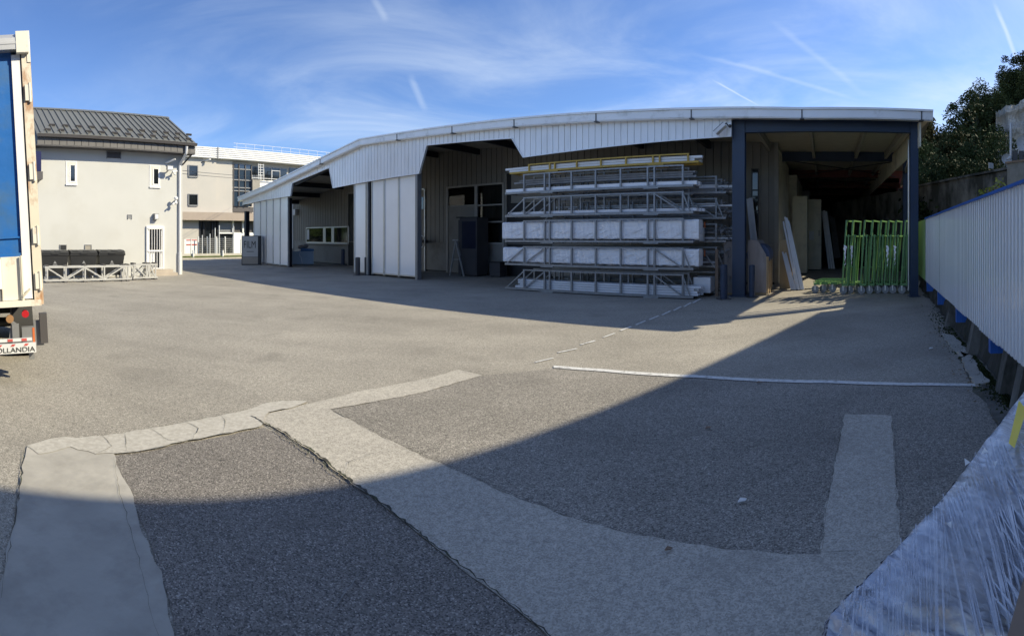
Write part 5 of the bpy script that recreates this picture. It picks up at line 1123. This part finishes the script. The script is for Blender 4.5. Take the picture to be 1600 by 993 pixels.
# ---- bins
def bin_(s, n, label):
    t = thing('wheelie_bin', label, 'bin', SM, s, n, 0, 'black four-wheeled bins against the cream house'); w2 = .55
    body = MB(); vs = []
    for z, wz, d0, d1 in ((.16, w2-.12, .10, .62), (.5, w2-.07, .05, .68), (.98, w2-.02, 0, .75)): vs += [(s-wz, n+d0, z), (s+wz, n+d0, z), (s+wz, n+d1, z), (s-wz, n+d1, z)]
    body.add(vs, [(3, 2, 1, 0)]+[(k*4+j, k*4+(j+1) % 4, (k+1)*4+(j+1) % 4, (k+1)*4+j) for k in range(2) for j in range(4)]+[(8, 9, 10, 11)])
    part('bin_body', body, M_BLACK, t)
    part('rim', MB().box(s-w2-.01, s+w2+.01, n-.03, n+.78, .98, 1.04), M_BLACK, t)
    part('lid', MB().prism([(n-.05, 1.05), (n+.8, 1.05), (n+.8, 1.10), (n+.5, 1.19), (n+.1, 1.16), (n-.05, 1.10)], 'x', s-w2+.01, s+w2-.01).box(s-.15, s+.15, n-.07, n-.05, 1.03, 1.09), M_BLACK, t)
    for k in (-.42, .0): part('lid_plate', MB().box(s+k, s+k+.26, n+.05, n+.2, 1.165, 1.18), M_MGREY, t)
    for a in (-.38, .38):
        for b in (.14, .6): part('castor', MB().tube((s+a-.02, n+b, .08), (s+a+.02, n+b, .08), .08, 12).box(s+a-.035, s+a+.035, n+b-.04, n+b+.04, .1, .18), M_MGREY, t)
    m = MB()
    m.add([(s-.06, n+.0, .66), (s+.06, n+.0, .66), (s, n-.0, .76)], [(0, 1, 2)]); m.box(s-.1, s+.1, n+.004, n+.006, .58, .61); m.v = [(x, y-.012+(.98-z)*.0 - .0, z) for x, y, z in m.v]
    mm = MB().box(s-.09, s+.09, n+.012, n+.022, .60, .63).prism([(s-.07, .66), (s+.07, .66), (s, .77)], 'y', n+.008, n+.018)
    part('emblem', mm, M_MGREY, t); part('handle', MB().tube((s+w2+.03, n+.1, .96), (s+w2+.03, n+.6, .96), .02, 6), M_BLACK, t)
    return t
nbn = 19.55
for x, lb in ((86, 'leftmost black bin, nearest the truck'), (131, 'middle black bin of the three'), (175, 'rightmost black bin, nearest the barred door')):
    bin_(SM.X(x, nbn), nbn, lb)
# ---- aluminium trusses
def truss(x0, x1, n, nodes, label, z0=.06, h=.56, cross=False):
    s0, s1 = SM.X(x0, n), SM.X(x1, n); t = thing('roof_truss', label, 'truss', SM, (s0+s1)/2, n, 0, 'aluminium trusses lying before the bins')
    for k, nn in enumerate((n, n+.30)):
        part('chord', MB().box(s0, s1, nn-.03, nn+.03, z0, z0+.06), M_ALU, t); part('chord', MB().box(s0, s1, nn-.03, nn+.03, z0+h-.07, z0+h), M_ALU, t)
        ss = [SM.X(q, n) for q in nodes]
        for i, s in enumerate(ss): part('vertical', MB().box(s-.025, s+.025, nn-.025, nn+.025, z0+.06, z0+h-.07), M_ALU, t)
        for i, (a, b) in enumerate(zip(ss, ss[1:])):
            up_ = (i % 2 == 0); za, zb = (z0+h-.08, z0+.07) if up_ else (z0+.07, z0+h-.08)
            part('diagonal', MB().beam((a+.03, nn, za), (b-.03, nn, zb), .045, .045), M_ALU, t)
            if cross: part('diagonal', MB().beam((a+.03, nn+.05, zb), (b-.03, nn+.05, za), .04, .04), M_ALU, t)
    m = MB()
    for q in nodes: s = SM.X(q, n); m.box(s-.06, s+.06, n-.05, n+.36, 0, .06).box(s-.05, s+.05, n-.04, n+.34, z0+h, z0+h+.04)
    part('cross_tie', m, M_DGREY, t)
truss(70, 206, 18.6, [74, 103, 133, 163, 193, 200], 'long silver truss lying in front of the three black bins')
truss(208, 246, 18.9, [210, 229, 233, 243], 'short silver cross-braced truss right of the long one', cross=True, h=.58)

# ================================================================= BACKGROUND OFFICE BUILDING (frame BG)
NB = 47.0
B = lambda x0, x1, y0, y1, n=NB: BG.rect(n, x0, x1, y0, y1)
t = thing('office_building', 'pale office building with white ribbed top band across the street', 'office building', BG, 10, NB+5)
sx0, sx1 = BG.X(262, NB), BG.X(600, NB)
zt = BG.Z(300, 228, NB); zb = BG.Z(300, 246, NB); zband1 = BG.Z(300, 331.5, NB); zband0 = BG.Z(300, 344, NB)
part('wall', MB().box(sx0, BG.X(338, NB), NB, NB+12, zband1, zb), M_BEIGE, t); part('wall', MB().box(BG.X(338, NB)+.02, BG.X(364, NB), NB+.12, NB+12, zband1, zb), M_BEIGE, t)
part('wall', MB().box(BG.X(364, NB), sx1, NB+.5, NB+12, zband0, zb), M_BEIGE, t)
k = 6; hh = (zt-zb)/k
tb_ = part('top_band', MB().box(sx0-.5, sx1+.3, NB-.3, NB+12, zb, zt-.1), M_WCLAD, t)
for i in range(k): part('band_strip', MB().box(sx0-.55, sx1+.35, NB-.42, NB-.302, zb+i*hh+.04, zb+(i+1)*hh-.05), M_WHITE, tb_)
part('band_joint', MB().box(BG.X(338, NB)-.06, BG.X(338, NB)+.06, NB-.46, NB-.30, zb-.05, zt), M_MGREY, tb_)
part('tan_band', MB().box(sx0, sx1, NB-.8, NB+2, zband0, zband1), M_TAN, t)
part('roof_railing', (lambda m: ([m.tube((BG.X(x, NB+2), NB+2, zt-.2), (BG.X(x, NB+2), NB+2, zt+1.0), .018, 5) for x in range(370, 560, 14)], m.tube((BG.X(365, NB+2), NB+2, zt+1.0), (BG.X(560, NB+2), NB+2, zt+1.0), .02, 5), m.tube((BG.X(365, NB+2), NB+2, zt+.6), (BG.X(560, NB+2), NB+2, zt+.6), .015, 5), m)[-1])(MB()), M_SATW, t)
for y0, y1 in ((259, 275), (304, 320)):
    r_ = B(295, 308, y0, y1); wf = part('window', MB().box(r_[0], r_[1], NB-.02, NB-.002, r_[2], r_[3]), M_GLASSD, t)
    part('window_frame', MB().box(r_[0]-.08, r_[0], NB-.1, NB, r_[2]-.1, r_[3]+.08).box(r_[1], r_[1]+.08, NB-.1, NB, r_[2]-.1, r_[3]+.08).box(r_[0], r_[1], NB-.1, NB, r_[3], r_[3]+.08).box(r_[0], r_[1], NB-.12, NB, r_[2]-.12, r_[2]), M_MGREY, wf)
# stair glazing
gl = part('stair_window', MB().box(*B(364, 393.5, 256.5, 322)[:2], NB+.2, NB+.3, *B(364, 393.5, 256.5, 322)[2:]), M_GLASSB, t)
for x in (364.5, 373, 383, 392.5): s = BG.X(x, NB+.2); r_ = B(364, 393, 256.5, 322); part('mullion', MB().box(s-.05, s+.05, NB+.1, NB+.2, r_[2], r_[3]), M_DGREY, gl)
for y in (264, 281, 293, 298): z = BG.Z(379, y, NB); part('transom', MB().box(BG.X(364, NB), BG.X(393.5, NB), NB+.12, NB+.2, z-.05, z+.05), M_MGREY, gl)
# upper right windows, panels and ladder
r_ = B(396, 451, 261, 284); wf = part('window', MB().box(r_[0], r_[1], NB+.40, NB+.49, r_[2], r_[3]), M_GLASSD, t)
for x in (412, 424, 437): s = BG.X(x, NB+.4); part('mullion', MB().box(s-.05, s+.05, NB+.35, NB+.4, r_[2], r_[3]), M_MGREY, wf)
r_ = B(455, 500, 263, 284); part('window', MB().box(r_[0], r_[1], NB+.40, NB+.49, r_[2], r_[3]), M_GLASSD, t)
r_ = B(396, 412, 264, 282); part('grey_panel', MB().box(r_[0], r_[1], NB+.30, NB+.39, r_[2], r_[3]-.6), M_MGREY, t)
r_ = B(406, 520, 284, 303); wp = part('spandrel', MB().box(r_[0], r_[1], NB+.30, NB+.49, r_[2], r_[3]), M_WHITE, t)
for k in range(4): z = r_[2]+(r_[3]-r_[2])*(k+.5)/4; part('spandrel_strip', MB().box(r_[0], r_[1], NB+.26, NB+.30, z-.12, z+.08), M_WHITE, wp)
r_ = B(394, 405.5, 280, 298); part('dark_unit', MB().box(r_[0], r_[1], NB-.1, NB+.4, r_[2], r_[3]), M_TPL, t)
r_ = B(366, 398, 323, 331); part('dark_recess', MB().box(r_[0], r_[1], NB+.3, NB+.45, r_[2], r_[3]), M_DGREY, t)
ld = part('ladder', (lambda m: ([m.tube((BG.X(x, NB), NB-.1, BG.Z(400, 280, NB)), (BG.X(x, NB), NB-.1, BG.Z(400, 255, NB)), .05, 5) for x in (403, 406, 411)], [m.beam((BG.X(403, NB), NB-.1, BG.Z(400, y, NB)), (BG.X(411, NB), NB-.1, BG.Z(400, y, NB)), .06) for y in (257, 261, 265, 269, 273)], m)[-1])(MB()), M_SATW, t)
part('balcony_rail', MB().beam((BG.X(393, NB), NB-.1, BG.Z(400, 278, NB)), (BG.X(470, NB), NB-.1, BG.Z(400, 278, NB)), .06).beam((BG.X(424, NB), NB-.12, BG.Z(430, 278, NB)), (BG.X(424, NB), NB-.12, BG.Z(430, 267, NB)), .06).beam((BG.X(424, NB), NB-.12, BG.Z(430, 267, NB)), (BG.X(436, NB), NB-.12, BG.Z(430, 267, NB)), .06), M_SATW, t)
# ground floor
part('ground_wall', MB().box(sx0, BG.X(311, NB), NB+.1, NB+12, 0, zband0), M_BEIGE, t)
r_ = B(311, 340, 344, 398); part('shopfront', MB().box(r_[0], r_[1], NB+.3, NB+.4, 0, zband0), M_GLASSD, t)
sf = t
for x in (311.5, 318, 332, 336, 340.5): s = BG.X(x, NB+.2); part('mullion', MB().box(s-.08, s+.08, NB+.15, NB+.29, 0, zband0), M_NAVY, t)
r_ = B(342, 364, 346, 363); wb = part('blind_window', MB().box(r_[0], r_[1], NB+.2, NB+.3, r_[2], zband0), M_MGREY, t)
for k in range(7): z = r_[2]+(zband0-r_[2])*(k+.5)/7; part('blind_slat', MB().box(r_[0], r_[1], NB+.17, NB+.2, z-.03, z+.03), M_MGREY, wb)
part('shopfront', MB().box(r_[0], r_[1], NB+.3, NB+.4, 0, r_[2]-.1), M_GLASSD, t); part('sill', MB().box(r_[0], r_[1], NB+.05, NB+.25, r_[2]-.12, r_[2]), M_WHITE, t)
r_ = B(366, 398, 346, 363); wb = part('blind_window', MB().box(BG.X(365, NB), BG.X(600, NB), NB+.2, NB+.3, r_[2], zband0), M_DGREY, t)
part('ground_wall', MB().box(BG.X(365, NB), sx1, NB+.1, NB+.6, 0, r_[2]), M_WHITE, t)
for x in (364.5, 380, 398, 430): s = BG.X(x, NB); part('mullion', MB().box(s-.08, s+.08, NB-.0, NB+.18, r_[2], zband0), M_WHITE, t)
part('back_wall', MB().box(sx0, sx1, NB+.5, NB+11.9, 0, zband0-.02), M_DGREY, t)
# wall lamp on office
s, z = BG.X(319, NB), BG.Z(319, 252, NB); q = thing('wall_lamp', 'tiny white lamp high on the beige office wall', 'lamp', BG, s, NB, z); part('lamp_body', MB().beam((s, NB-.02, z), (s+.4, NB-.6, z+.15), .2, .1), M_WHITE, q); part('arm', MB().beam((s-.3, NB-.02, z-.1), (s, NB-.2, z), .06), M_DGREY, q)
# overhead cables
for (y0, y1, y2, lb) in ((266, 272, 277, 'upper thin black cable strung before the beige office wall'), (271, 276, 282, 'lower thin black cable strung before the beige office wall')):
    pts = []
    for k in range(13):
        u = k/12; x = 283+u*(420-283); y = (y0*(1-u)**2+2*(y1+1.5)*u*(1-u)+y2*u*u); nn = 24+u*20; pts.append((BG.X(x, nn), nn, BG.Z(x, y, nn)))
    solo('overhead_cable', MB().path(pts, .014, 5), M_NAVY, lb, 'cable', BG, pts[0][0], pts[0][1], pts[0][2], 'overhead cables')
# mesh fence, poles, rail, sign, verge, street
NFc = 44.5
def fpt(x, y, n=NFc): return (BG.X(x, n), n, BG.Z(x, y, n))
q = thing('mesh_fence', 'grey mesh fence panels in front of the shopfront across the street', 'fence', BG, fpt(335, 395)[0], NFc)
xs = [310, 324, 338.5, 352, 364.5]
for a_, b_ in zip(xs, xs[1:]):
    m = MB(); s0, s1 = BG.X(a_, NFc), BG.X(b_, NFc)
    for k in range(8): m.box(s0, s1, NFc, NFc+.03, .18+k*.19, .20+k*.19+.02)
    for k in range(14): s = s0+(s1-s0)*k/13; m.box(s-.006, s+.006, NFc+.03, NFc+.04, .12, 1.62)
    part('mesh_panel', m, M_GALV, q)
for x in xs: s = BG.X(x, NFc); part('post', MB().box(s-.05, s+.05, NFc-.02, NFc+.08, 0, 1.75), M_SATW, q)
for i, (x, y) in enumerate(((316, 367), (328, 365), (336, 356), (342.5, 352), (298.5, 373), (338, 372), (365, 353), (386, 356), (376, 374))):
    s, _, z = fpt(x, y, 43.6); w_ = .05 if i != 5 else .11
    solo('pole', MB().tube((s, 43.6, 0), (s, 43.6, z), w_, 8), M_SATW, ['thin pale pole before the left shopfront glass, leftmost', 'short thick pale pole before the shopfront', 'tall thin pole by the shopfront mullion', 'tallest thin pole between shopfront and blind window', 'pale pole in front of the red and white barrier', 'thick grey post in the middle of the mesh fence', 'tall thin pole at the right end of the mesh fence', 'thin pole seen left of the sign box', 'low pole at the white wall by the sign box'][i], 'pole', BG, s, 43.6, 0, 'poles along the far street')
s0, _, z1 = fpt(289.5, 373.5); s1, _, z0 = fpt(306, 381)
q = thing('barrier_board', 'white board with red stripes by the beige office wall', 'barrier', BG, s0, 44.2); part('board', MB().box(s0-.2, s1, 44.2, 44.25, .15, z1), M_WHITE, q)
part('stripe', MB().box(s0, s1, 44.17, 44.198, z0-.1, z0), M_REDP, q); part('stripe', MB().box(s0, s1, 44.17, 44.198, z1-.12, z1-.04), M_REDP, q); part('foot', MB().box(s0, s0+.1, 44.05, 44.45, 0, .15).box(s1-.1, s1, 44.05, 44.45, 0, .15), M_MGREY, q)
NG = 38.5
q = thing('guard_rail', 'low pale guard rail along the grass verge across the street', 'guard rail', BG, BG.X(340, NG), NG)
s0, s1 = BG.X(270, NG), BG.X(470, NG); part('rail', MB().box(s0, s1, NG, NG+.06, BG.Z(320, 399.5, NG), BG.Z(320, 396, NG)), mat('pale_rail', (.5, .48, .42), .6), q)
for x in (301.5, 347.5, 392): s = BG.X(x, NG); part('post', MB().tube((s, NG-.08, 0), (s, NG-.08, .62), .08, 8), M_WHITE, q)
m = MB(); 
m.add([(BG.X(240, 36.8), 36.8, .02), (BG.X(560, 36.8), 36.8, .02), (BG.X(560, 44), 46, .05), (BG.X(240, 44), 46, .05)], [(0, 1, 2, 3)]); struct('verge', m, M_GRASS, BG)
m = MB(); m.box(BG.X(240, 36.6), BG.X(560, 36.6), 36.5, 36.8, 0, .12); struct('kerb', m, M_CONC, BG)
m = MB(); r = random.Random(4); 
for i in range(5000):
    s = r.uniform(BG.X(275, 37), BG.X(440, 37)); n = r.uniform(36.9, 41); h = r.uniform(.04, .16); m.add([(s-.03, n, .02), (s+.03, n, .02), (s+r.uniform(-.05, .05), n+r.uniform(-.03, .03), h)], [(0, 1, 2)])
solo('verge_grass', m, M_GRASS, 'strip of rough grass along the far street', 'grass', BG, BG.X(340, 38), 38, 0, None, 'stuff')
m = MB(); m.poly([G(*p) for p in [(286, 431), (330, 432), (470, 452), (560, 470), (700, 440), (600, 418), (470, 414), (392, 411), (283, 410)]], .005) ; struct('yard_road', m, A_GREY) if False else None
for x in (300, 322, 344, 366, 390, 420, 448, 475, 505): struct('painted_dash', MB().poly([G(x-6, 421), G(x+4, 421), G(x+10, 419.5), G(x, 419.5)], .009), MATS['faint_chalk'])

# ================================================================= TRUCK AT THE LEFT EDGE (frame TR)
NT_ = 5.9
T = lambda x, y, n=NT_: (TR.X(x, n), TR.Z(x, y, n))
t = thing('truck', 'lorry rear with blue tarpaulin, rusty cream corner post and tail lift', 'truck', TR, .46, NT_, 1.0)
t.rotation_euler = (0, -.055, -TR.th0)
xr = .50   # right corner
xl = xr-2.5
part('cargo_body', MB().box(xl, xr-.02, NT_+.12, NT_+8.2, 1.05, 3.93), M_TARP, t)
part('roof_cap', MB().box(xl, xr, NT_+.02, NT_+8.25, 3.93, 4.02), M_ALU, t)
tp = part('rear_tarpaulin', MB().box(xl+.2, xr-.22, NT_+.01, NT_+.1, 1.53, 3.86), M_TARP, t)
m = MB()
m.box(xl+.2, xr-.2, NT_-.012, NT_+.0, 1.70, 1.72).box(xl+.2, xr-.2, NT_-.014, NT_+.004, 1.48, 1.53); part('tarpaulin_folds', m, M_TARP, tp)
part('header_rail', MB().prism([(NT_-.10, 3.84), (NT_+.1, 3.84), (NT_+.1, 4.03), (NT_-.04, 4.03), (NT_-.10, 3.97)], 'x', xl, xr-.12).box(xl, xr-.13, NT_-.105, NT_-.101, 3.9, 3.93), M_ALU, t)
part('corner_casting', MB().box(xr-.16, xr-.02, NT_-.11, NT_+.08, 3.80, 4.04).box(xr-.04, xr+.0, NT_-.06, NT_+.06, 3.7, 4.06), M_CREAM, t)
part('inner_post', MB().box(xr-.22, xr-.12, NT_-.03, NT_+.1, 1.0, 3.80), M_WHITE, t)
cp = part('corner_post', MB().box(xr-.105, xr, NT_-.05, NT_+.12, .93, 3.84), M_RUST, t)
part('post_seal', MB().box(xr-.12, xr-.106, NT_-.035, NT_+.1, .95, 3.8), M_BLACK, t)
for z in (3.35, 2.45, 1.72, 1.2): part('hinge', MB().box(xr-.085, xr-.02, NT_-.075, NT_-.05, z-.09, z+.09).tube((xr-.03, NT_-.07, z-.11), (xr-.03, NT_-.07, z+.11), .015, 8), M_CREAM, cp)
part('lower_panel', MB().box(xr-.46, xr-.225, NT_-.02, NT_+.08, .99, 1.49), M_CREAM, t); part('panel_edge', MB().box(xr-.47, xr-.455, NT_-.03, NT_+.02, .99, 1.49), M_RUST, t)
part('tool_box', MB().box(xl+.1, xr-.47, NT_-.06, NT_+.08, 1.13, 1.47).box(xl+.1, xr-.5, NT_-.068, NT_-.06, 1.30, 1.31), M_WCLAD, t); part('tool_box_gap', MB().box(xl+.1, xr-.47, NT_-.01, NT_+.05, .99, 1.125), M_MGREY, t)
part('lock_rod', MB().tube((xr-.235, NT_-.06, .98), (xr-.235, NT_-.06, 1.5), .014, 8).path([(xr-.235, NT_-.07, 1.03), (xr-.15, NT_-.08, 1.12)], .014), M_RUST, t)
part('rear_sill', MB().box(xl, xr-.03, NT_-.09, NT_+.12, .92, .985), M_CREAM, t)
part('chassis_rail', MB().box(xr-1.75, xr-1.65, NT_+.1, NT_+8, .68, .92).box(xr-.95, xr-.85, NT_+.1, NT_+8, .68, .92), M_BLACK, t)
part('underside', MB().box(xl+.05, xr-.05, NT_+.15, NT_+8.1, .93, 1.04), M_BLACK, t)
lt = part('rear_light', MB().tube((xr-.22, NT_-.0, .83), (xr-.22, NT_-.06, .83), .042, 16), M_RLITE, t)
part('round_light', MB().tube((xr-.40, NT_, .78), (xr-.40, NT_-.05, .78), .045, 14), mat('amber_dull', (.30, .17, .08), .4), t)
part('bracket', MB().box(xr-.38, xr-.30, NT_-.03, NT_, .38, .72).prism([(xr-.44, .46), (xr-.30, .46), (xr-.30, .7), (xr-.38, .76)], 'y', NT_+.0, NT_+.02), M_MGREY, t)
part('light_cover', MB().box(xr-.27, xr-.13, NT_-.06, NT_+.02, .48, .68), M_MGREY, t); part('reflector', MB().box(xr-.15, xr-.125, NT_-.065, NT_-.061, .49, .67), M_ORNG, t)
part('mudflap_plate', MB().box(xr-.13, xr-.02, NT_-.0, NT_+.03, .45, .74), M_MGREY, t); part('rubber_buffer', MB().box(xr-.06, xr+.025, NT_-.05, NT_+.05, .48, .82), M_DGREY, t)
part('underrun_bar', MB().box(xl+.1, xr-.16, NT_-.05, NT_+.05, .41, .52).box(xr-.2, xr-.14, NT_-.02, NT_+.04, .3, .60), M_MGREY, t)
pl_ = part('tail_lift_plate', MB().box(xl+.1, xr-.12, NT_-.10, NT_-.055, .395, .505), M_SATW, t)
for k in range(12):
    s = xr-.20-k*.15; part('chevron', MB().prism([(s, .502), (s-.04, .502), (s-.062, .478), (s-.022, .478)], 'y', NT_-.104, NT_-.1005), M_REDP, pl_)
part('side_strip', MB().box(xl+.1, xr-.16, NT_-.075, NT_-.052, .525, .56), M_SATW, t)
for k in range(10):
    s = xr-.22-k*.16; part('red_mark', MB().box(s-.06, s, NT_-.079, NT_-.0755, .528, .557), M_REDP, t)
tm = text_mesh('DHOLLANDIA', .078, .002, 1.15); part('lettering', shift(tm, (xr-.42, NT_-.104, .435)), M_LETTER, pl_)
for nn in (NT_+1.6, NT_+2.9):
    for a_ in (xr-.35, xl+.05):
        wv = part('wheel', MB().tube((a_, nn, .48), (a_+.28, nn, .48), .48, 28), M_RUB, t); part('rim', MB().tube((a_-.01, nn, .48), (a_+.29, nn, .48), .27, 20), M_MGREY, wv)
    part('axle', MB().tube((xl+.2, nn, .48), (xr-.3, nn, .48), .07, 8), M_BLACK, t)
part('side_panel', MB().box(xr-.02, xr, NT_+.13, NT_+8.2, 1.05, 3.9), M_TARP, t)

# ================================================================= WRAPPED LOAD, BOTTOM RIGHT
ZP = 1.0
def GP(x, y, z=ZP): return G(x, y, z)
edge = [(1288, 1010, .93), (1297, 962, .97), (1330, 925, 1.0), (1400, 857, 1.0), (1475, 775, 1.0), (1540, 690, 1.0), (1600, 611, 1.0), (1640, 560, 1.0)]
ep = [Vector((*G(x, y, z), z)) for x, y, z in edge]
# top surface grid from the far edge towards the right/near side (inside the fence line)
rdir = Vector((.40, -.92, 0)).normalized()
m = MB(); K = 150; J = 60; r = random.Random(12); vs = []
def alongE(u):
    u *= len(ep)-1; i = min(int(u), len(ep)-2); return ep[i].lerp(ep[i+1], u-i)
for i in range(K+1):
    e = alongE(i/K); wdt = .78
    for j in range(J+1):
        v = j/J; p = e+rdir*wdt*v; h = .006*sin(i*1.1+j*.5)*v+r.uniform(-.003, .003)+.035*sin(v*2.2)+.008*sin(i*.35+j*.4)
        q = Vector((p.x*2.6+p.y*5, p.y*3-p.x*6, 1.7)); h += .020*(abs(mnoise.noise(q))-.25)+.010*abs(mnoise.noise(q*2.3))
        if j == 0: h = .006*mnoise.noise(q*2)
        vs.append((p.x, p.y, e.z+h))
m.add(vs, [(i*(J+1)+j, i*(J+1)+j+1, (i+1)*(J+1)+j+1, (i+1)*(J+1)+j) for i in range(K) for j in range(J)], True)
# far side skirt down to the pallet
vs = []
for i in range(K+1):
    e = alongE(i/K)
    for z, o in ((e.z, 0), (e.z-.02, -.01), (.55, .01), (.16, .02)): vs.append((e.x+rdir.x*o+r.uniform(-.004, .004), e.y+rdir.y*o+r.uniform(-.004, .004), z))
m.add(vs, [(i*4+j, (i+1)*4+j, (i+1)*4+j+1, i*4+j+1) for i in range(K) for j in range(3)], True)
q = thing('wrapped_load', 'pallet load wrapped in shiny creased clear film in the bottom right corner', 'wrapped load', W0, ep[4].x+.2, ep[4].y-.3)
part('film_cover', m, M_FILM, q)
a_, b_ = ep[0], ep[-1]
part('load_core', (lambda mm: mm.add([(*(p.xy+rdir.xy*o), z) for z in (.15, .9) for p, o in ((a_, .04), (b_, .04), (b_, .76), (a_, .76))], [(0,3,2,1),(4,5,6,7),(0,1,5,4),(1,2,6,5),(2,3,7,6),(3,0,4,7)]))(MB()), M_BRN, q)
part('pallet', (lambda mm: mm.add([(*(p.xy+rdir.xy*o), z) for z in (.0, .14) for p, o in ((a_, .04), (b_, .04), (b_, .76), (a_, .76))], [(0,3,2,1),(4,5,6,7),(0,1,5,4),(1,2,6,5),(2,3,7,6),(3,0,4,7)]))(MB()), M_WOODY, q)
# pleats: taut ridges of film fanning across the load
m = MB(); r = random.Random(55)
def onz(x, y):      # a point on the film surface seen in that direction
    p = G(x, y, 1.035); return Vector((p[0], p[1], 1.035))
edgef = interp([(e[0], e[1]) for e in edge])
def pleat(x0, off, x1, y1, w_):
    y0 = edgef(x0)+off; pts = []
    for a in range(7):
        u = a/6; x = x0+(x1-x0)*u; y = y0+(y1-y0)*u; p = onz(x, max(y, edgef(x)+4)); p.z += .012+.012*sin(u*pi); pts.append(p)
    for a, b in zip(pts, pts[1:]): m.beam(a, b, w_*r.uniform(.6, 1.3), .012)
for k in range(52): x0 = 1318+k*3.1+r.uniform(-2, 2); pleat(x0, r.uniform(2, 60), x0+(x0-1400)*.10+r.uniform(-3, 3), 1010+r.uniform(-90, 60), r.uniform(.0012, .0035))
for k in range(40): x0 = 1470+k*2.4+r.uniform(-2, 2); pleat(x0, r.uniform(2, 40), x0+60+r.uniform(-6, 12), edgef(x0)+r.uniform(160, 330), r.uniform(.0012, .0035))
for k in range(34): x0 = 1540+k*2.6; y = edgef(x0)+r.uniform(60, 260); pleat(x0, y-edgef(x0), x0+90, y+r.uniform(120, 170), r.uniform(.0015, .004))
part('film_pleats', m, M_TFILM, q, kind='stuff')
tp_ = MB(); tp_.add([(*G(1576, 692, 1.07), 1.07), (*G(1585, 700, 1.07), 1.07), (*G(1604, 640, 1.05), 1.05), (*G(1592, 625, 1.05), 1.05)], [(0, 1, 2, 3)]); tp_.add([(*G(1576, 692, 1.066), 1.066), (*G(1585, 700, 1.066), 1.066), (*G(1604, 640, 1.046), 1.046), (*G(1592, 625, 1.046), 1.046)], [(3, 2, 1, 0)])
part('yellow_tape', tp_, mat('yellow_tape', (.85, .66, .03), .4), q)
tp_ = MB(); r = random.Random(3)
for (x, y, s_) in ((1545, 720, 1), (1552, 735, .7), (1515, 735, .8), (1500, 770, .8), (1478, 835, .7)):
    gx, gy = G(x, y, 1.05); a = r.uniform(0, 6); l = .018*s_
    tp_.add([(gx, gy, 1.075), (gx+l*cos(a), gy+l*sin(a), 1.085), (gx+l*1.3*cos(a+.9), gy+l*1.3*sin(a+.9), 1.07), (gx+l*cos(a+1.7), gy+l*sin(a+1.7), 1.08)], [(0, 1, 2, 3)])
part('paper_scraps', tp_, M_WHITE, q)
crd = MB(); crd.add([(*G(x, y, 1.07), 1.07) for x, y in ((1572, 1000), (1600, 900), (1660, 960), (1660, 1100))], [(0, 1, 2, 3)])
part('cardboard_sheet', crd, M_BRN, q)
for o in bpy.data.objects:
    if '_b' in o.keys(): del o['_b']
